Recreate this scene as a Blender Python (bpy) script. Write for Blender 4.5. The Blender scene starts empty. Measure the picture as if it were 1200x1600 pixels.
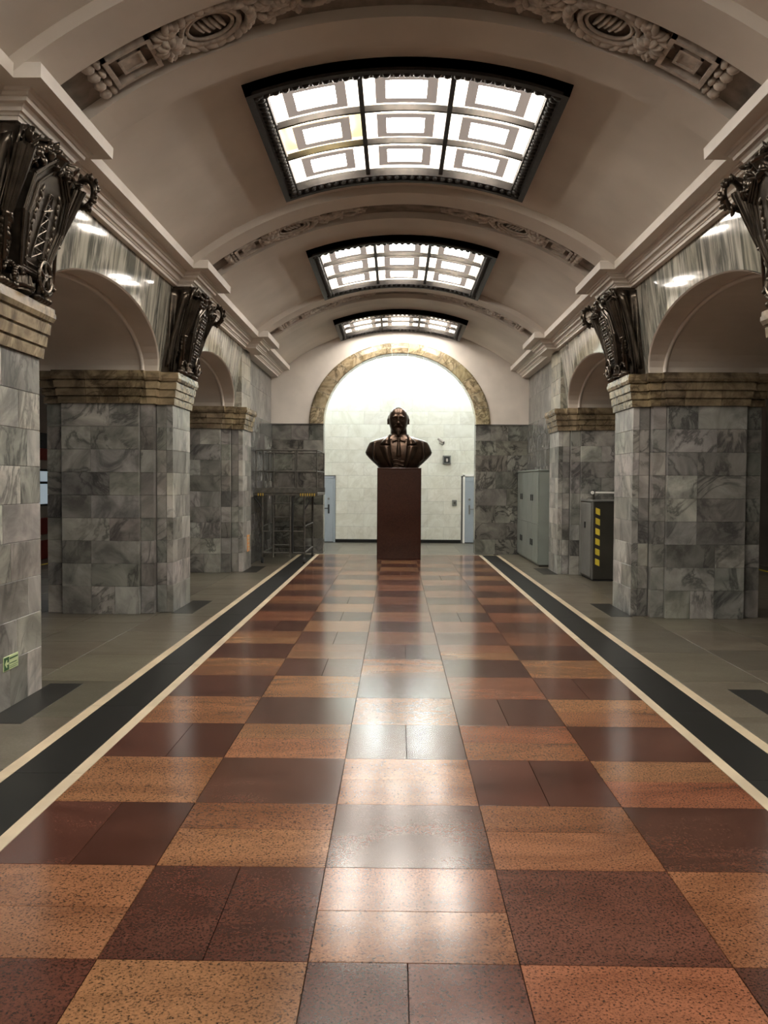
import bpy, bmesh, math, random
from math import sin, cos, pi, sqrt, atan2
from mathutils import Vector, Matrix
random.seed(7)
scene = bpy.context.scene
COL = scene.collection

# ------------------------------------------------------------------ camera, world, exposure
def make_camera():
    yaw, pitch, roll = 0.0139, 0.0342, 0.0058
    f = Vector((-sin(yaw), cos(yaw), 0)); r = Vector((cos(yaw), sin(yaw), 0)); u = Vector((0, 0, 1))
    f2 = f*cos(pitch) - u*sin(pitch); u2 = u*cos(pitch) + f*sin(pitch)
    r2 = r*cos(roll) + u2*sin(roll); u3 = u2*cos(roll) - r*sin(roll)
    cd = bpy.data.cameras.new('camera'); co = bpy.data.objects.new('camera', cd); COL.objects.link(co)
    m = Matrix((r2, u3, -f2)).transposed().to_4x4(); m.translation = Vector((-0.068, 0, 1.5845))
    co.matrix_world = m
    cd.sensor_fit = 'VERTICAL'; cd.sensor_height = 36; cd.lens = 1347.4/1600*36
    cd.clip_start = 0.05; cd.clip_end = 200
    scene.camera = co
make_camera()
w = bpy.data.worlds.new('world'); scene.world = w; w.use_nodes = True
w.node_tree.nodes['Background'].inputs[0].default_value = (0.5, 0.48, 0.45, 1)
w.node_tree.nodes['Background'].inputs[1].default_value = 0.0
vs = scene.view_settings
vs.view_transform = 'Standard'; vs.look = 'None'; vs.gamma = 1; vs.use_curve_mapping = False
vs.exposure = 0.22
LAMP, CELL, NICHE, PLAT = 42.0, 1.3, 92.0, 12.0        # lamp strengths

# ------------------------------------------------------------------ materials
def new_mat(name):
    m = bpy.data.materials.new(name); m.use_nodes = True
    nt = m.node_tree; b = nt.nodes['Principled BSDF']
    return m, nt, b
def N(nt, t, **kw):
    n = nt.nodes.new(t)
    for k, v in kw.items():
        if k in n.inputs: n.inputs[k].default_value = v
        else: setattr(n, k, v)
    return n
def ramp(nt, fac, stops):
    r = nt.nodes.new('ShaderNodeValToRGB'); e = r.color_ramp.elements
    while len(e) < len(stops): e.new(0.5)
    for el, (p, c) in zip(e, stops):
        el.position = p; el.color = c if len(c) == 4 else (*c, 1)
    nt.links.new(fac, r.inputs[0]); return r.outputs[0]
def coords(nt, scale=(1, 1, 1), rot=(0, 0, 0), rnd=True):
    tc = N(nt, 'ShaderNodeTexCoord'); out = tc.outputs['Object']
    if rnd:
        oi = N(nt, 'ShaderNodeObjectInfo')
        ml = N(nt, 'ShaderNodeMath', operation='MULTIPLY'); ml.inputs[1].default_value = 91.7
        nt.links.new(oi.outputs['Random'], ml.inputs[0])
        ad = N(nt, 'ShaderNodeVectorMath', operation='ADD')
        nt.links.new(out, ad.inputs[0]); nt.links.new(ml.outputs[0], ad.inputs[1]); out = ad.outputs[0]
    mp = N(nt, 'ShaderNodeMapping'); mp.inputs['Scale'].default_value = scale; mp.inputs['Rotation'].default_value = rot
    nt.links.new(out, mp.inputs[0]); return mp.outputs[0]
def mix(nt, a, b, fac, mode='MIX'):
    m = N(nt, 'ShaderNodeMix', data_type='RGBA', blend_type=mode)
    for s, v in ((m.inputs[0], fac), (m.inputs[6], a), (m.inputs[7], b)):
        if isinstance(v, (int, float)): s.default_value = v
        elif isinstance(v, tuple): s.default_value = v if len(v) == 4 else (*v, 1)
        else: nt.links.new(v, s)
    return m.outputs[2]
def tint(nt, col):
    oi = N(nt, 'ShaderNodeObjectInfo')
    return mix(nt, col, oi.outputs['Color'], 1.0, 'MULTIPLY')
def bump(nt, b, h, s, d=0.01):
    n = N(nt, 'ShaderNodeBump'); n.inputs['Strength'].default_value = s; n.inputs['Distance'].default_value = d
    nt.links.new(h, n.inputs['Height']); nt.links.new(n.outputs[0], b.inputs['Normal'])

def plain(name, col, rough=0.6, metal=0.0, var=0.12, vscale=3.0, bstr=0.0, spec=0.5):
    m, nt, b = new_mat(name)
    b.inputs['Specular IOR Level'].default_value = spec
    ns = N(nt, 'ShaderNodeTexNoise', Scale=vscale, Detail=5.0); nt.links.new(coords(nt), ns.inputs['Vector'])
    lo = tuple(c*(1-var) for c in col); hi = tuple(min(1, c*(1+var)) for c in col)
    c = ramp(nt, ns.outputs[0], [(0.3, lo), (0.7, hi)])
    nt.links.new(tint(nt, c), b.inputs['Base Color'])
    b.inputs['Roughness'].default_value = rough; b.inputs['Metallic'].default_value = metal
    if bstr: bump(nt, b, ns.outputs[0], bstr)
    return m

def marble(name, light, dark, vein, scale=2.0, stretch=(1, 1, 1), rot=(0.4, 0.5, 0.3), rough=0.3, cloud=(0.35, 0.7), veinw=0.05, veinamt=0.8):
    m, nt, b = new_mat(name)
    co = coords(nt, stretch, rot)
    n1 = N(nt, 'ShaderNodeTexNoise', Scale=scale, Detail=7.0, Roughness=0.62, Distortion=1.2); nt.links.new(co, n1.inputs['Vector'])
    base = ramp(nt, n1.outputs[0], [(cloud[0], dark), (cloud[1], light)])
    n2 = N(nt, 'ShaderNodeTexNoise', Scale=scale*0.8, Detail=9.0, Roughness=0.6, Distortion=1.1)
    mp = N(nt, 'ShaderNodeMapping'); mp.inputs['Scale'].default_value = (1, 2.6, 0.8); mp.inputs['Rotation'].default_value = (0.9, 0.2, 0.7); mp.inputs['Location'].default_value = (3.3, 1.1, 7)
    nt.links.new(co, mp.inputs[0]); nt.links.new(mp.outputs[0], n2.inputs['Vector'])
    sb = N(nt, 'ShaderNodeMath', operation='SUBTRACT'); sb.inputs[1].default_value = 0.5; nt.links.new(n2.outputs[0], sb.inputs[0])
    ab = N(nt, 'ShaderNodeMath', operation='ABSOLUTE'); nt.links.new(sb.outputs[0], ab.inputs[0])
    vf = ramp(nt, ab.outputs[0], [(0.0, (veinamt,)*3), (veinw, (0, 0, 0))])
    n3 = N(nt, 'ShaderNodeTexNoise', Scale=scale*0.45, Detail=2.0); nt.links.new(co, n3.inputs['Vector'])
    gate = ramp(nt, n3.outputs[0], [(0.40, (0, 0, 0)), (0.56, (1, 1, 1))])
    vf = mix(nt, vf, gate, 1.0, 'MULTIPLY')
    c = mix(nt, base, vein, vf)
    nt.links.new(tint(nt, c), b.inputs['Base Color'])
    b.inputs['Roughness'].default_value = rough
    return m

def granite(name, rough=0.2, speck=95.0, amt=0.75, cloudvar=0.3, spec=0.3):
    m, nt, b = new_mat(name)
    b.inputs['Specular IOR Level'].default_value = spec
    co = coords(nt)
    n1 = N(nt, 'ShaderNodeTexNoise', Scale=speck, Detail=3.0, Roughness=0.7); nt.links.new(co, n1.inputs['Vector'])
    sp = ramp(nt, n1.outputs[0], [(0.36, (1-amt,)*3), (0.46, (0.86,)*3), (0.58, (1.0,)*3), (0.68, (1.18,)*3)])
    n2 = N(nt, 'ShaderNodeTexNoise', Scale=1.6, Detail=5.0, Roughness=0.6, Distortion=0.8)
    mp = N(nt, 'ShaderNodeMapping'); mp.inputs['Scale'].default_value = (0.6, 1.6, 1); nt.links.new(co, mp.inputs[0]); nt.links.new(mp.outputs[0], n2.inputs['Vector'])
    cl = ramp(nt, n2.outputs[0], [(0.3, (1-cloudvar, 1-cloudvar*1.15, 1-cloudvar*1.2)), (0.68, (1.1,)*3)])
    c = mix(nt, sp, cl, 1.0, 'MULTIPLY')
    nt.links.new(tint(nt, c), b.inputs['Base Color'])
    n3 = N(nt, 'ShaderNodeTexNoise', Scale=6.0, Detail=3.0); nt.links.new(co, n3.inputs['Vector'])
    rr = ramp(nt, n3.outputs[0], [(0.3, (rough*0.95,)*3), (0.7, (rough*1.06,)*3)])
    nt.links.new(rr, b.inputs['Roughness'])
    return m

def emit(name, col, s):
    m, nt, b = new_mat(name)
    b.inputs['Base Color'].default_value = (*col, 1); b.inputs['Roughness'].default_value = 0.5
    b.inputs['Emission Color'].default_value = (*col, 1); b.inputs['Emission Strength'].default_value = s
    return m

M = {}
M['plaster'] = plain('plaster', (0.60, 0.535, 0.465), 0.75, var=0.09, vscale=1.3)
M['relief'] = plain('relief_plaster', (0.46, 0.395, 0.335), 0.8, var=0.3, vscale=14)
M['cornice'] = plain('cornice_plaster', (0.68, 0.62, 0.555), 0.6, var=0.06)
M['marble'] = marble('grey_marble', (0.42, 0.41, 0.385), (0.14, 0.139, 0.13), (0.05, 0.05, 0.05), 1.9, rough=0.3, veinw=0.045)
M['marble_core'] = plain('marble_joint', (0.12, 0.115, 0.105), 0.7)
M['dark_marble'] = marble('dark_grey_marble', (0.27, 0.265, 0.245), (0.09, 0.09, 0.085), (0.02, 0.02, 0.02), 2.2, rough=0.25, veinamt=0.9)
M['streak'] = marble('streaked_marble', (0.47, 0.44, 0.37), (0.13, 0.13, 0.11), (0.07, 0.07, 0.065), 3.2, (1, 1.7, 0.22), (0.0, 0.12, 0.0), rough=0.06, cloud=(0.40, 0.57), veinw=0.05, veinamt=0.75)
M['impost'] = marble('tawny_marble', (0.34, 0.27, 0.175), (0.085, 0.064, 0.041), (0.05, 0.035, 0.02), 2.6, rough=0.26)
M['trimarch'] = marble('yellow_marble', (0.50, 0.43, 0.30), (0.20, 0.155, 0.09), (0.06, 0.05, 0.03), 3.2, rough=0.2)
M['cream'] = marble('cream_marble', (0.78, 0.77, 0.71), (0.64, 0.62, 0.54), (0.46, 0.43, 0.36), 2.4, rough=0.4, veinamt=0.3)
M['granite'] = granite('polished_granite', 0.18, 105.0, 0.85, 0.45, 0.34)
M['grey_granite'] = granite('grey_granite', 0.3, 60, 0.2, 0.3)
M['black_stone'] = plain('black_stone', (0.012, 0.012, 0.011), 0.4, spec=0.18)
M['strip'] = plain('cream_stone', (0.58, 0.48, 0.34), 0.35, var=0.15)
M['joint'] = plain('floor_joint', (0.05, 0.04, 0.032), 0.6)
M['bronze'] = plain('dark_bronze', (0.085, 0.068, 0.052), 0.3, 0.85, var=0.45, vscale=9)
M['bust'] = plain('brown_bronze', (0.056, 0.034, 0.022), 0.3, 0.8, var=0.35, vscale=6)
M['frame'] = plain('lamp_bronze', (0.016, 0.013, 0.011), 0.55, 0.3, var=0.5, vscale=20)
M['redgranite'] = granite('red_granite', 0.1, 70, 0.35, 0.2)
M['white'] = plain('white_enamel', (0.82, 0.80, 0.75), 0.6, var=0.03)
M['greyplate'] = plain('grey_plate', (0.50, 0.45, 0.41), 0.6, var=0.05)
M['lamp'] = emit('lamp_glow', (1.0, 0.95, 0.87), LAMP)
M['lampdim'] = emit('lamp_glow_yellow', (1.0, 0.93, 0.72), LAMP*0.75)
M['cell'] = emit('cell_glow', (1.0, 0.95, 0.88), CELL)
M['celldim'] = emit('cell_glow_dim', (0.95, 0.86, 0.62), CELL*0.22)
M['cool'] = emit('cool_tube', (0.90, 0.985, 1.0), NICHE)
M['tube'] = emit('fluorescent_tube', (1.0, 0.96, 0.9), PLAT)
M['plateglow'] = emit('plate_glow', (0.62, 0.55, 0.50), 0.32)  # faint glow added in place of bounced light on the lamp plates
M['boxglow'] = emit('box_glow', (0.95, 0.90, 0.82), 0.55)  # glow put into the white box walls in place of reflected lamp light
M['recess'] = plain('shaded_dusty_recess', (0.22, 0.185, 0.155), 0.85, var=0.35, vscale=7)  # shadow behind the rib ornaments painted into the colour, along with dirt
M['steel'] = plain('grey_steel', (0.22, 0.22, 0.205), 0.45, 0.6)
M['darksteel'] = plain('dark_steel', (0.10, 0.095, 0.08), 0.35, 0.7)
M['rust'] = plain('rusty_steel', (0.085, 0.08, 0.068), 0.6, 0.35, var=0.4, vscale=12)
M['rubber'] = plain('black_rubber', (0.015, 0.015, 0.015), 0.7)
M['greenmetal'] = plain('grey_green_metal', (0.27, 0.30, 0.27), 0.3, 0.35, var=0.08)
M['doorblue'] = plain('blue_grey_paint', (0.34, 0.385, 0.43), 0.45, var=0.04)
M['yellow'] = plain('yellow_paint', (0.78, 0.62, 0.06), 0.5)
M['orange'] = plain('orange_paint', (0.75, 0.36, 0.12), 0.5)
M['green'] = plain('sign_green', (0.03, 0.10, 0.035), 0.5)
M['palegreen'] = plain('sign_pale_green', (0.55, 0.66, 0.36), 0.5)
M['trainred'] = plain('train_red', (0.22, 0.03, 0.022), 0.3)
M['traingrey'] = plain('train_grey', (0.38, 0.345, 0.30), 0.35)
M['glass'] = plain('train_glass', (0.05, 0.07, 0.08), 0.05)
M['trainlight'] = emit('train_interior', (0.75, 0.9, 1.0), 0.25)
for k_ in ('plateglow', 'boxglow', 'cell', 'celldim', 'trainlight'): M[k_].cycles.emission_sampling = 'NONE'
M['black'] = plain('tunnel_black', (0.012, 0.012, 0.012), 0.9)

# ------------------------------------------------------------------ geometry helpers
class MB:
    def __init__(s): s.v = []; s.f = []; s.sm = False
    def add(s, vs, fs):
        o = len(s.v); s.v += [tuple(v) for v in vs]; s.f += [tuple(i+o for i in f) for f in fs]; return s
    def box(s, x0, y0, z0, x1, y1, z1):
        v = [(x, y, z) for z in (z0, z1) for y in (y0, y1) for x in (x0, x1)]
        return s.add(v, [(0, 2, 3, 1), (4, 5, 7, 6), (0, 1, 5, 4), (2, 6, 7, 3), (0, 4, 6, 2), (1, 3, 7, 5)])
    def cbox(s, x0, y0, z0, x1, y1, z1, b=0.004):
        b = min(b, (x1-x0)/3, (y1-y0)/3, (z1-z0)/3)
        lo = (x0, y0, z0); hi = (x1, y1, z1); idx = {}; V = []
        for c in range(8):
            sg = [(c >> k) & 1 for k in range(3)]
            for a in range(3):
                p = [(hi[k] if sg[k] else lo[k]) if k == a else ((hi[k]-b) if sg[k] else (lo[k]+b)) for k in range(3)]
                idx[(c, a)] = len(V); V.append(p)
        F = []
        for a in range(3):
            o1, o2 = [k for k in range(3) if k != a]
            for sd in (0, 1):
                q = [(sd << a) | (i << o1) | (j << o2) for i, j in ((0, 0), (1, 0), (1, 1), (0, 1))]
                F.append([idx[(c, a)] for c in q])
        for a in range(3):
            o1, o2 = [k for k in range(3) if k != a]
            for i in (0, 1):
                for j in (0, 1):
                    c0 = (i << o1) | (j << o2); c1 = c0 | (1 << a)
                    F.append([idx[(c0, o1)], idx[(c1, o1)], idx[(c1, o2)], idx[(c0, o2)]])
        for c in range(8): F.append([idx[(c, 0)], idx[(c, 1)], idx[(c, 2)]])
        return s.add(V, F)
    def tube(s, p, q, r, r2=None, n=8, caps=True):
        p = Vector(p); q = Vector(q); r2 = r if r2 is None else r2
        d = (q-p).normalized(); a = d.orthogonal().normalized(); b = d.cross(a)
        V = []
        for P, R in ((p, r), (q, r2)):
            for i in range(n): t = 2*pi*i/n; V.append(P + a*cos(t)*R + b*sin(t)*R)
        F = [(i, (i+1) % n, n+(i+1) % n, n+i) for i in range(n)]
        if caps: F += [tuple(range(n))[::-1], tuple(range(n, 2*n))]
        return s.add(V, F)
    def path(s, pts, r, n=6):
        for a, b in zip(pts, pts[1:]): s.tube(a, b, r, n=n)
        return s
    def ell(s, c, rad, rot=None, nu=8, nv=6):
        V = []; F = []
        R = rot if rot is not None else Matrix.Identity(3)
        c = Vector(c)
        V.append(c + R @ Vector((0, 0, rad[2])))
        for j in range(1, nv):
            ph = pi*j/nv
            for i in range(nu):
                t = 2*pi*i/nu
                V.append(c + R @ Vector((rad[0]*sin(ph)*cos(t), rad[1]*sin(ph)*sin(t), rad[2]*cos(ph))))
        V.append(c + R @ Vector((0, 0, -rad[2])))
        for i in range(nu): F.append((0, 1+i, 1+(i+1) % nu))
        for j in range(nv-2):
            for i in range(nu):
                a = 1+j*nu+i; b = 1+j*nu+(i+1) % nu; F.append((a, a+nu, b+nu, b))
        l = len(V)-1
        for i in range(nu): F.append((l, 1+(nv-2)*nu+(i+1) % nu, 1+(nv-2)*nu+i))
        return s.add(V, F)
    def torus(s, c, R, r, ax=(0, 0, 1), nu=20, nv=8, sy=1.0):
        ax = Vector(ax).normalized(); a = Vector((0, 0, 1)); a = a - ax*a.dot(ax)
        a = ax.orthogonal().normalized() if a.length < 1e-3 else a.normalized()
        b = ax.cross(a); c = Vector(c); V = []; F = []
        for i in range(nu):
            t = 2*pi*i/nu; d = a*cos(t)*sy + b*sin(t)
            for j in range(nv):
                p = 2*pi*j/nv; V.append(c + d*R + d.normalized()*cos(p)*r + ax*sin(p)*r)
        for i in range(nu):
            for j in range(nv):
                F.append((i*nv+j, ((i+1) % nu)*nv+j, ((i+1) % nu)*nv+(j+1) % nv, i*nv+(j+1) % nv))
        return s.add(V, F)
    def prism(s, poly, lo, hi, fn):
        n = len(poly)
        V = [fn(p[0], p[1], lo) for p in poly] + [fn(p[0], p[1], hi) for p in poly]
        F = [tuple(range(n))[::-1], tuple(range(n, 2*n))] + [(i, (i+1) % n, n+(i+1) % n, n+i) for i in range(n)]
        return s.add(V, F)
    def sheet(s, fn, nu, nv, close=True):
        # fn(u, v, side) -> point; side 0 front, 1 back
        V = []; F = []
        for sd in (0, 1) if close else (0,):
            for j in range(nv+1):
                for i in range(nu+1): V.append(fn(i/nu, j/nv, sd))
        W = nu+1; S = W*(nv+1)
        for j in range(nv):
            for i in range(nu):
                q = (j*W+i, j*W+i+1, (j+1)*W+i+1, (j+1)*W+i); F.append(q)
                if close: F.append(tuple(S+k for k in q[::-1]))
        if close:
            for i in range(nu):
                F.append((i+1, i, S+i, S+i+1)); k = nv*W+i; F.append((k, k+1, S+k+1, S+k))
            for j in range(nv):
                a = j*W; F.append((a, a+W, S+a+W, S+a)); a = j*W+nu; F.append((a+W, a, S+a, S+a+W))
        return s.add(V, F)
    def mesh(s, name, mat, smooth=False):
        me = bpy.data.meshes.new(name); me.from_pydata([tuple(v) for v in s.v], [], s.f)
        bm = bmesh.new(); bm.from_mesh(me); bmesh.ops.recalc_face_normals(bm, faces=bm.faces); bm.to_mesh(me); bm.free()
        if mat: me.materials.append(M[mat])
        if smooth: me.polygons.foreach_set('use_smooth', [True]*len(me.polygons))
        me.update(); return me
    def build(s, name, mat, parent=None, smooth=False, **kw):
        return link(name, s.mesh(name, mat, smooth), parent, **kw)

def link(name, data, parent=None, loc=None, color=None, **props):
    o = bpy.data.objects.new(name, data); COL.objects.link(o)
    if parent: o.parent = parent
    if loc is not None: o.location = loc
    o.color = (*(color or (1, 1, 1)), 1) if color is None or len(color) == 3 else color
    for k, v in props.items(): o[k] = v
    return o
def thing(name, label, cat, loc=(0, 0, 0), rz=0, group=None):
    o = link(name, None, None, loc, label=label, category=cat)
    o.rotation_euler = (0, 0, rz); o.empty_display_size = 0.1
    if group: o['group'] = group
    return o
_cache = {}
def piece(name, mat, parent, x0, y0, z0, x1, y1, z1, b=0.004, color=None, **kw):
    """one block / tile / slab: a chamfered box around its own origin, mesh shared between alike pieces"""
    d = (round(x1-x0, 3), round(y1-y0, 3), round(z1-z0, 3)); k = (name, mat, d, b)
    if k not in _cache:
        _cache[k] = MB().cbox(-d[0]/2, -d[1]/2, -d[2]/2, d[0]/2, d[1]/2, d[2]/2, b).mesh(name, mat)
    return link(name, _cache[k], parent, ((x0+x1)/2, (y0+y1)/2, (z0+z1)/2), color, **kw)
def jit(base, amt=0.1, rnd=random):
    k = 1 + rnd.uniform(-amt, amt)
    return tuple(c*k*(1+rnd.uniform(-amt*0.12, amt*0.12)) for c in base)

# ------------------------------------------------------------------ layout numbers (metres)
PY = lambda i: 6.05 + 4.73*(i-1)        # pillar centres along the hall
WALLX, FACE = 2.90, 2.755
IMP0, IMP1 = 2.50, 2.88
ENDY, BACKY = 19.2, 22.7
VR, VC = 4.1, 0.92                        # vault radius, centre height
Y_BACK = -6.0
def vault(s, y, h):                       # s along the arc, h below the vault surface
    a = s/VR; r = VR-h
    return (sin(a)*r, y, VC+cos(a)*r)
S_SPR = VR*math.asin(2.52/VR)

# ================================================================== FLOOR
floor = MB().box(-7.15, Y_BACK, -0.3, 7.15, BACKY+0.1, -0.03).build('floor', 'joint', kind='structure')
LIGHT = [(0.265, 0.122, 0.060), (0.245, 0.112, 0.056), (0.225, 0.090, 0.047), (0.27, 0.135, 0.064)]
DARK = [(0.095, 0.035, 0.023), (0.082, 0.031, 0.021), (0.108, 0.045, 0.030), (0.09, 0.039, 0.026)]
Y0 = 2.794
G = 0.0015
for k in range(-4, 24):
    for c in range(-2, 3):
        y0 = Y0+0.7*k; y1 = y0+0.7 if k < 23 else 18.88; x0 = 0.7*c-0.35; x1 = x0+0.7
        if y1-y0 < 0.05: continue
        lightt = (c+k) % 2 == 0
        pal = LIGHT if lightt else DARK
        parts = [(x0, y0, x1, y1)]
        rv = random.random()
        spl = {(0, 0): 'y', (-1, 1): 'y', (-2, 0): 'y', (1, 1): 'y', (2, 2): 'y', (-1, 0): 'x', (-2, 1): 'x'}.get((c, k))
        if spl is None and k not in (0, 1) and rv < 0.28: spl = 'y' if lightt else 'x'
        if spl == 'y': m_ = y0+0.35*random.uniform(0.9, 1.1); parts = [(x0, y0, x1, m_), (x0, m_, x1, y1)]
        if spl == 'x': m_ = x0+0.35*random.uniform(0.9, 1.1); parts = [(x0, y0, m_, y1), (m_, y0, x1, y1)]
        for (a, b_, c_, d) in parts:
            piece('tile', 'granite', floor, a+G, b_+G, -0.03, c_-G, d-G, 0.0, 0.001, jit(random.choice(pal), 0.12))
for s in (-1, 1):
    yy = -1.0
    while yy < 18.85:
        L = min(1.4, 18.88-yy)
        for (a, b_, mt, col) in ((1.752, 1.822, 'strip', (1, 1, 1)), (1.824, 2.133, 'black_stone', (1, 1, 1)), (2.135, 2.212, 'strip', (0.97, 0.95, 0.92))):
            xs = sorted((s*a, s*b_))
            piece('border_strip', mt, floor, xs[0], yy+0.001, -0.03, xs[1], yy+L-0.001, 0.0, 0.001, jit(col, 0.06))
        yy += L
    # grey granite slabs of the aisles
    cols = [2.214, 2.9, 3.6, 4.3, 5.0, 5.7, 6.4]
    for ci in range(6):
        yy = 0.6 + 0.45*(ci % 2)
        while yy < 19.19:
            L = min(random.choice((0.9, 1.05, 1.2)), 19.2-yy)
            if L < 0.05: break
            xs = sorted((s*(cols[ci]+0.003), s*(cols[ci+1]-0.003)))
            if not (ci in (1, 2) and yy < 4): piece('slab', 'grey_granite', floor, xs[0], yy+0.003, -0.03, xs[1], yy+L-0.003, 0.0, 0.001, jit((0.125, 0.112, 0.083), 0.2))
            yy += L
    xs = sorted((s*6.402, s*7.15))
    for k in range(10): piece('platform_edge', 'grey_granite', floor, xs[0], 0.6+1.9*k, -0.03, xs[1], 0.6+1.9*k+1.897, 0.0, 0.001, (0.12, 0.11, 0.09))
    xs = sorted((s*6.68, s*6.76)); MB().box(xs[0], 0.6, 0.0, xs[1], 19.6, 0.002).build('safety_line', 'yellow', floor)
# cross strip and the floor of the niche
piece('border_strip', 'strip', floor, -2.212, 18.89, -0.03, 2.212, 18.93, 0.0, 0.001)
for k in range(6):
    for j in range(4):
        x0 = -2.1+0.7*k
        piece('slab', 'grey_granite', floor, x0+G, 18.933+j*0.94+G, -0.03, x0+0.7-G, 18.933+(j+1)*0.94-G, 0.0, 0.001, jit((0.13, 0.12, 0.095), 0.1))
# dark inlay beside each pillar
for i in range(1, 4):
    for s in (-1, 1):
        xs = sorted((s*2.50, s*2.76))
        piece('dark_inlay', 'black_stone', floor, xs[0], PY(i)-0.52, -0.01, xs[1], PY(i)+0.6, 0.002, 0.001, (1.5, 1.45, 1.35))

# ================================================================== PILLARS
PLAN = [(2.755, -0.43), (2.95, -0.43), (2.95, -0.55), (3.11, -0.55), (3.11, -0.62), (4.03, -0.62), (4.03, -0.52), (4.24, -0.52)]
PLAN = PLAN + [(x, -y) for x, y in PLAN[::-1]]
def offset_plan(d):
    n = len(PLAN); out = []
    for i in range(n):
        p0, p1, p2 = PLAN[i-1], PLAN[i], PLAN[(i+1) % n]
        def nrm(a, b):
            dx, dy = b[0]-a[0], b[1]-a[1]; L = sqrt(dx*dx+dy*dy); return (dy/L, -dx/L)
        n1, n2 = nrm(p0, p1), nrm(p1, p2)
        out.append((p1[0]+d*(n1[0]+n2[0]), p1[1]+d*(n1[1]+n2[1])))
    return out
COURSE = [0, 0.33] + [0.33+0.27125*k for k in range(1, 9)]
def ring_loft(mb, rings):
    n = len(rings[0][0])
    V = [(x, y, z) for pl, z in rings for x, y in pl]; F = []
    for r in range(len(rings)-1):
        for i in range(n): F.append((r*n+i, r*n+(i+1) % n, (r+1)*n+(i+1) % n, (r+1)*n+i))
    F.append(tuple(range(n))[::-1]); F.append(tuple(range((len(rings)-1)*n, len(rings)*n)))
    return mb.add(V, F)
IMPROF = [(0, 2.5), (.035, 2.5), (.044, 2.575), (.026, 2.578), (.026, 2.588), (.062, 2.59), (.072, 2.666), (.054, 2.669), (.054, 2.68), (.09, 2.682), (.10, 2.76), (.082, 2.763), (.082, 2.774), (.118, 2.777), (.14, 2.81), (.14, 2.845), (.13, 2.848), (.13, 2.88)]
side_name = {-1: 'left', 1: 'right'}
PLAB = {(1, -1): 'grey marble pillar cut off by left picture edge, bearing the green sign', (1, 1): 'grey marble pillar nearest the camera on the right, at the picture edge',
        (2, -1): 'large grey marble pillar standing mostly whole on the left side', (2, 1): 'large grey marble pillar whole on the right, before the striped cabinet',
        (3, -1): 'far grey marble pillar on the left beside the wheeled scaffold', (3, 1): 'far grey marble pillar on the right between striped cabinet and metal locker',
        (0, -1): 'grey marble pillar beside the camera on the left, outside the picture', (0, 1): 'grey marble pillar beside the camera on the right, outside the picture'}
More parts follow.
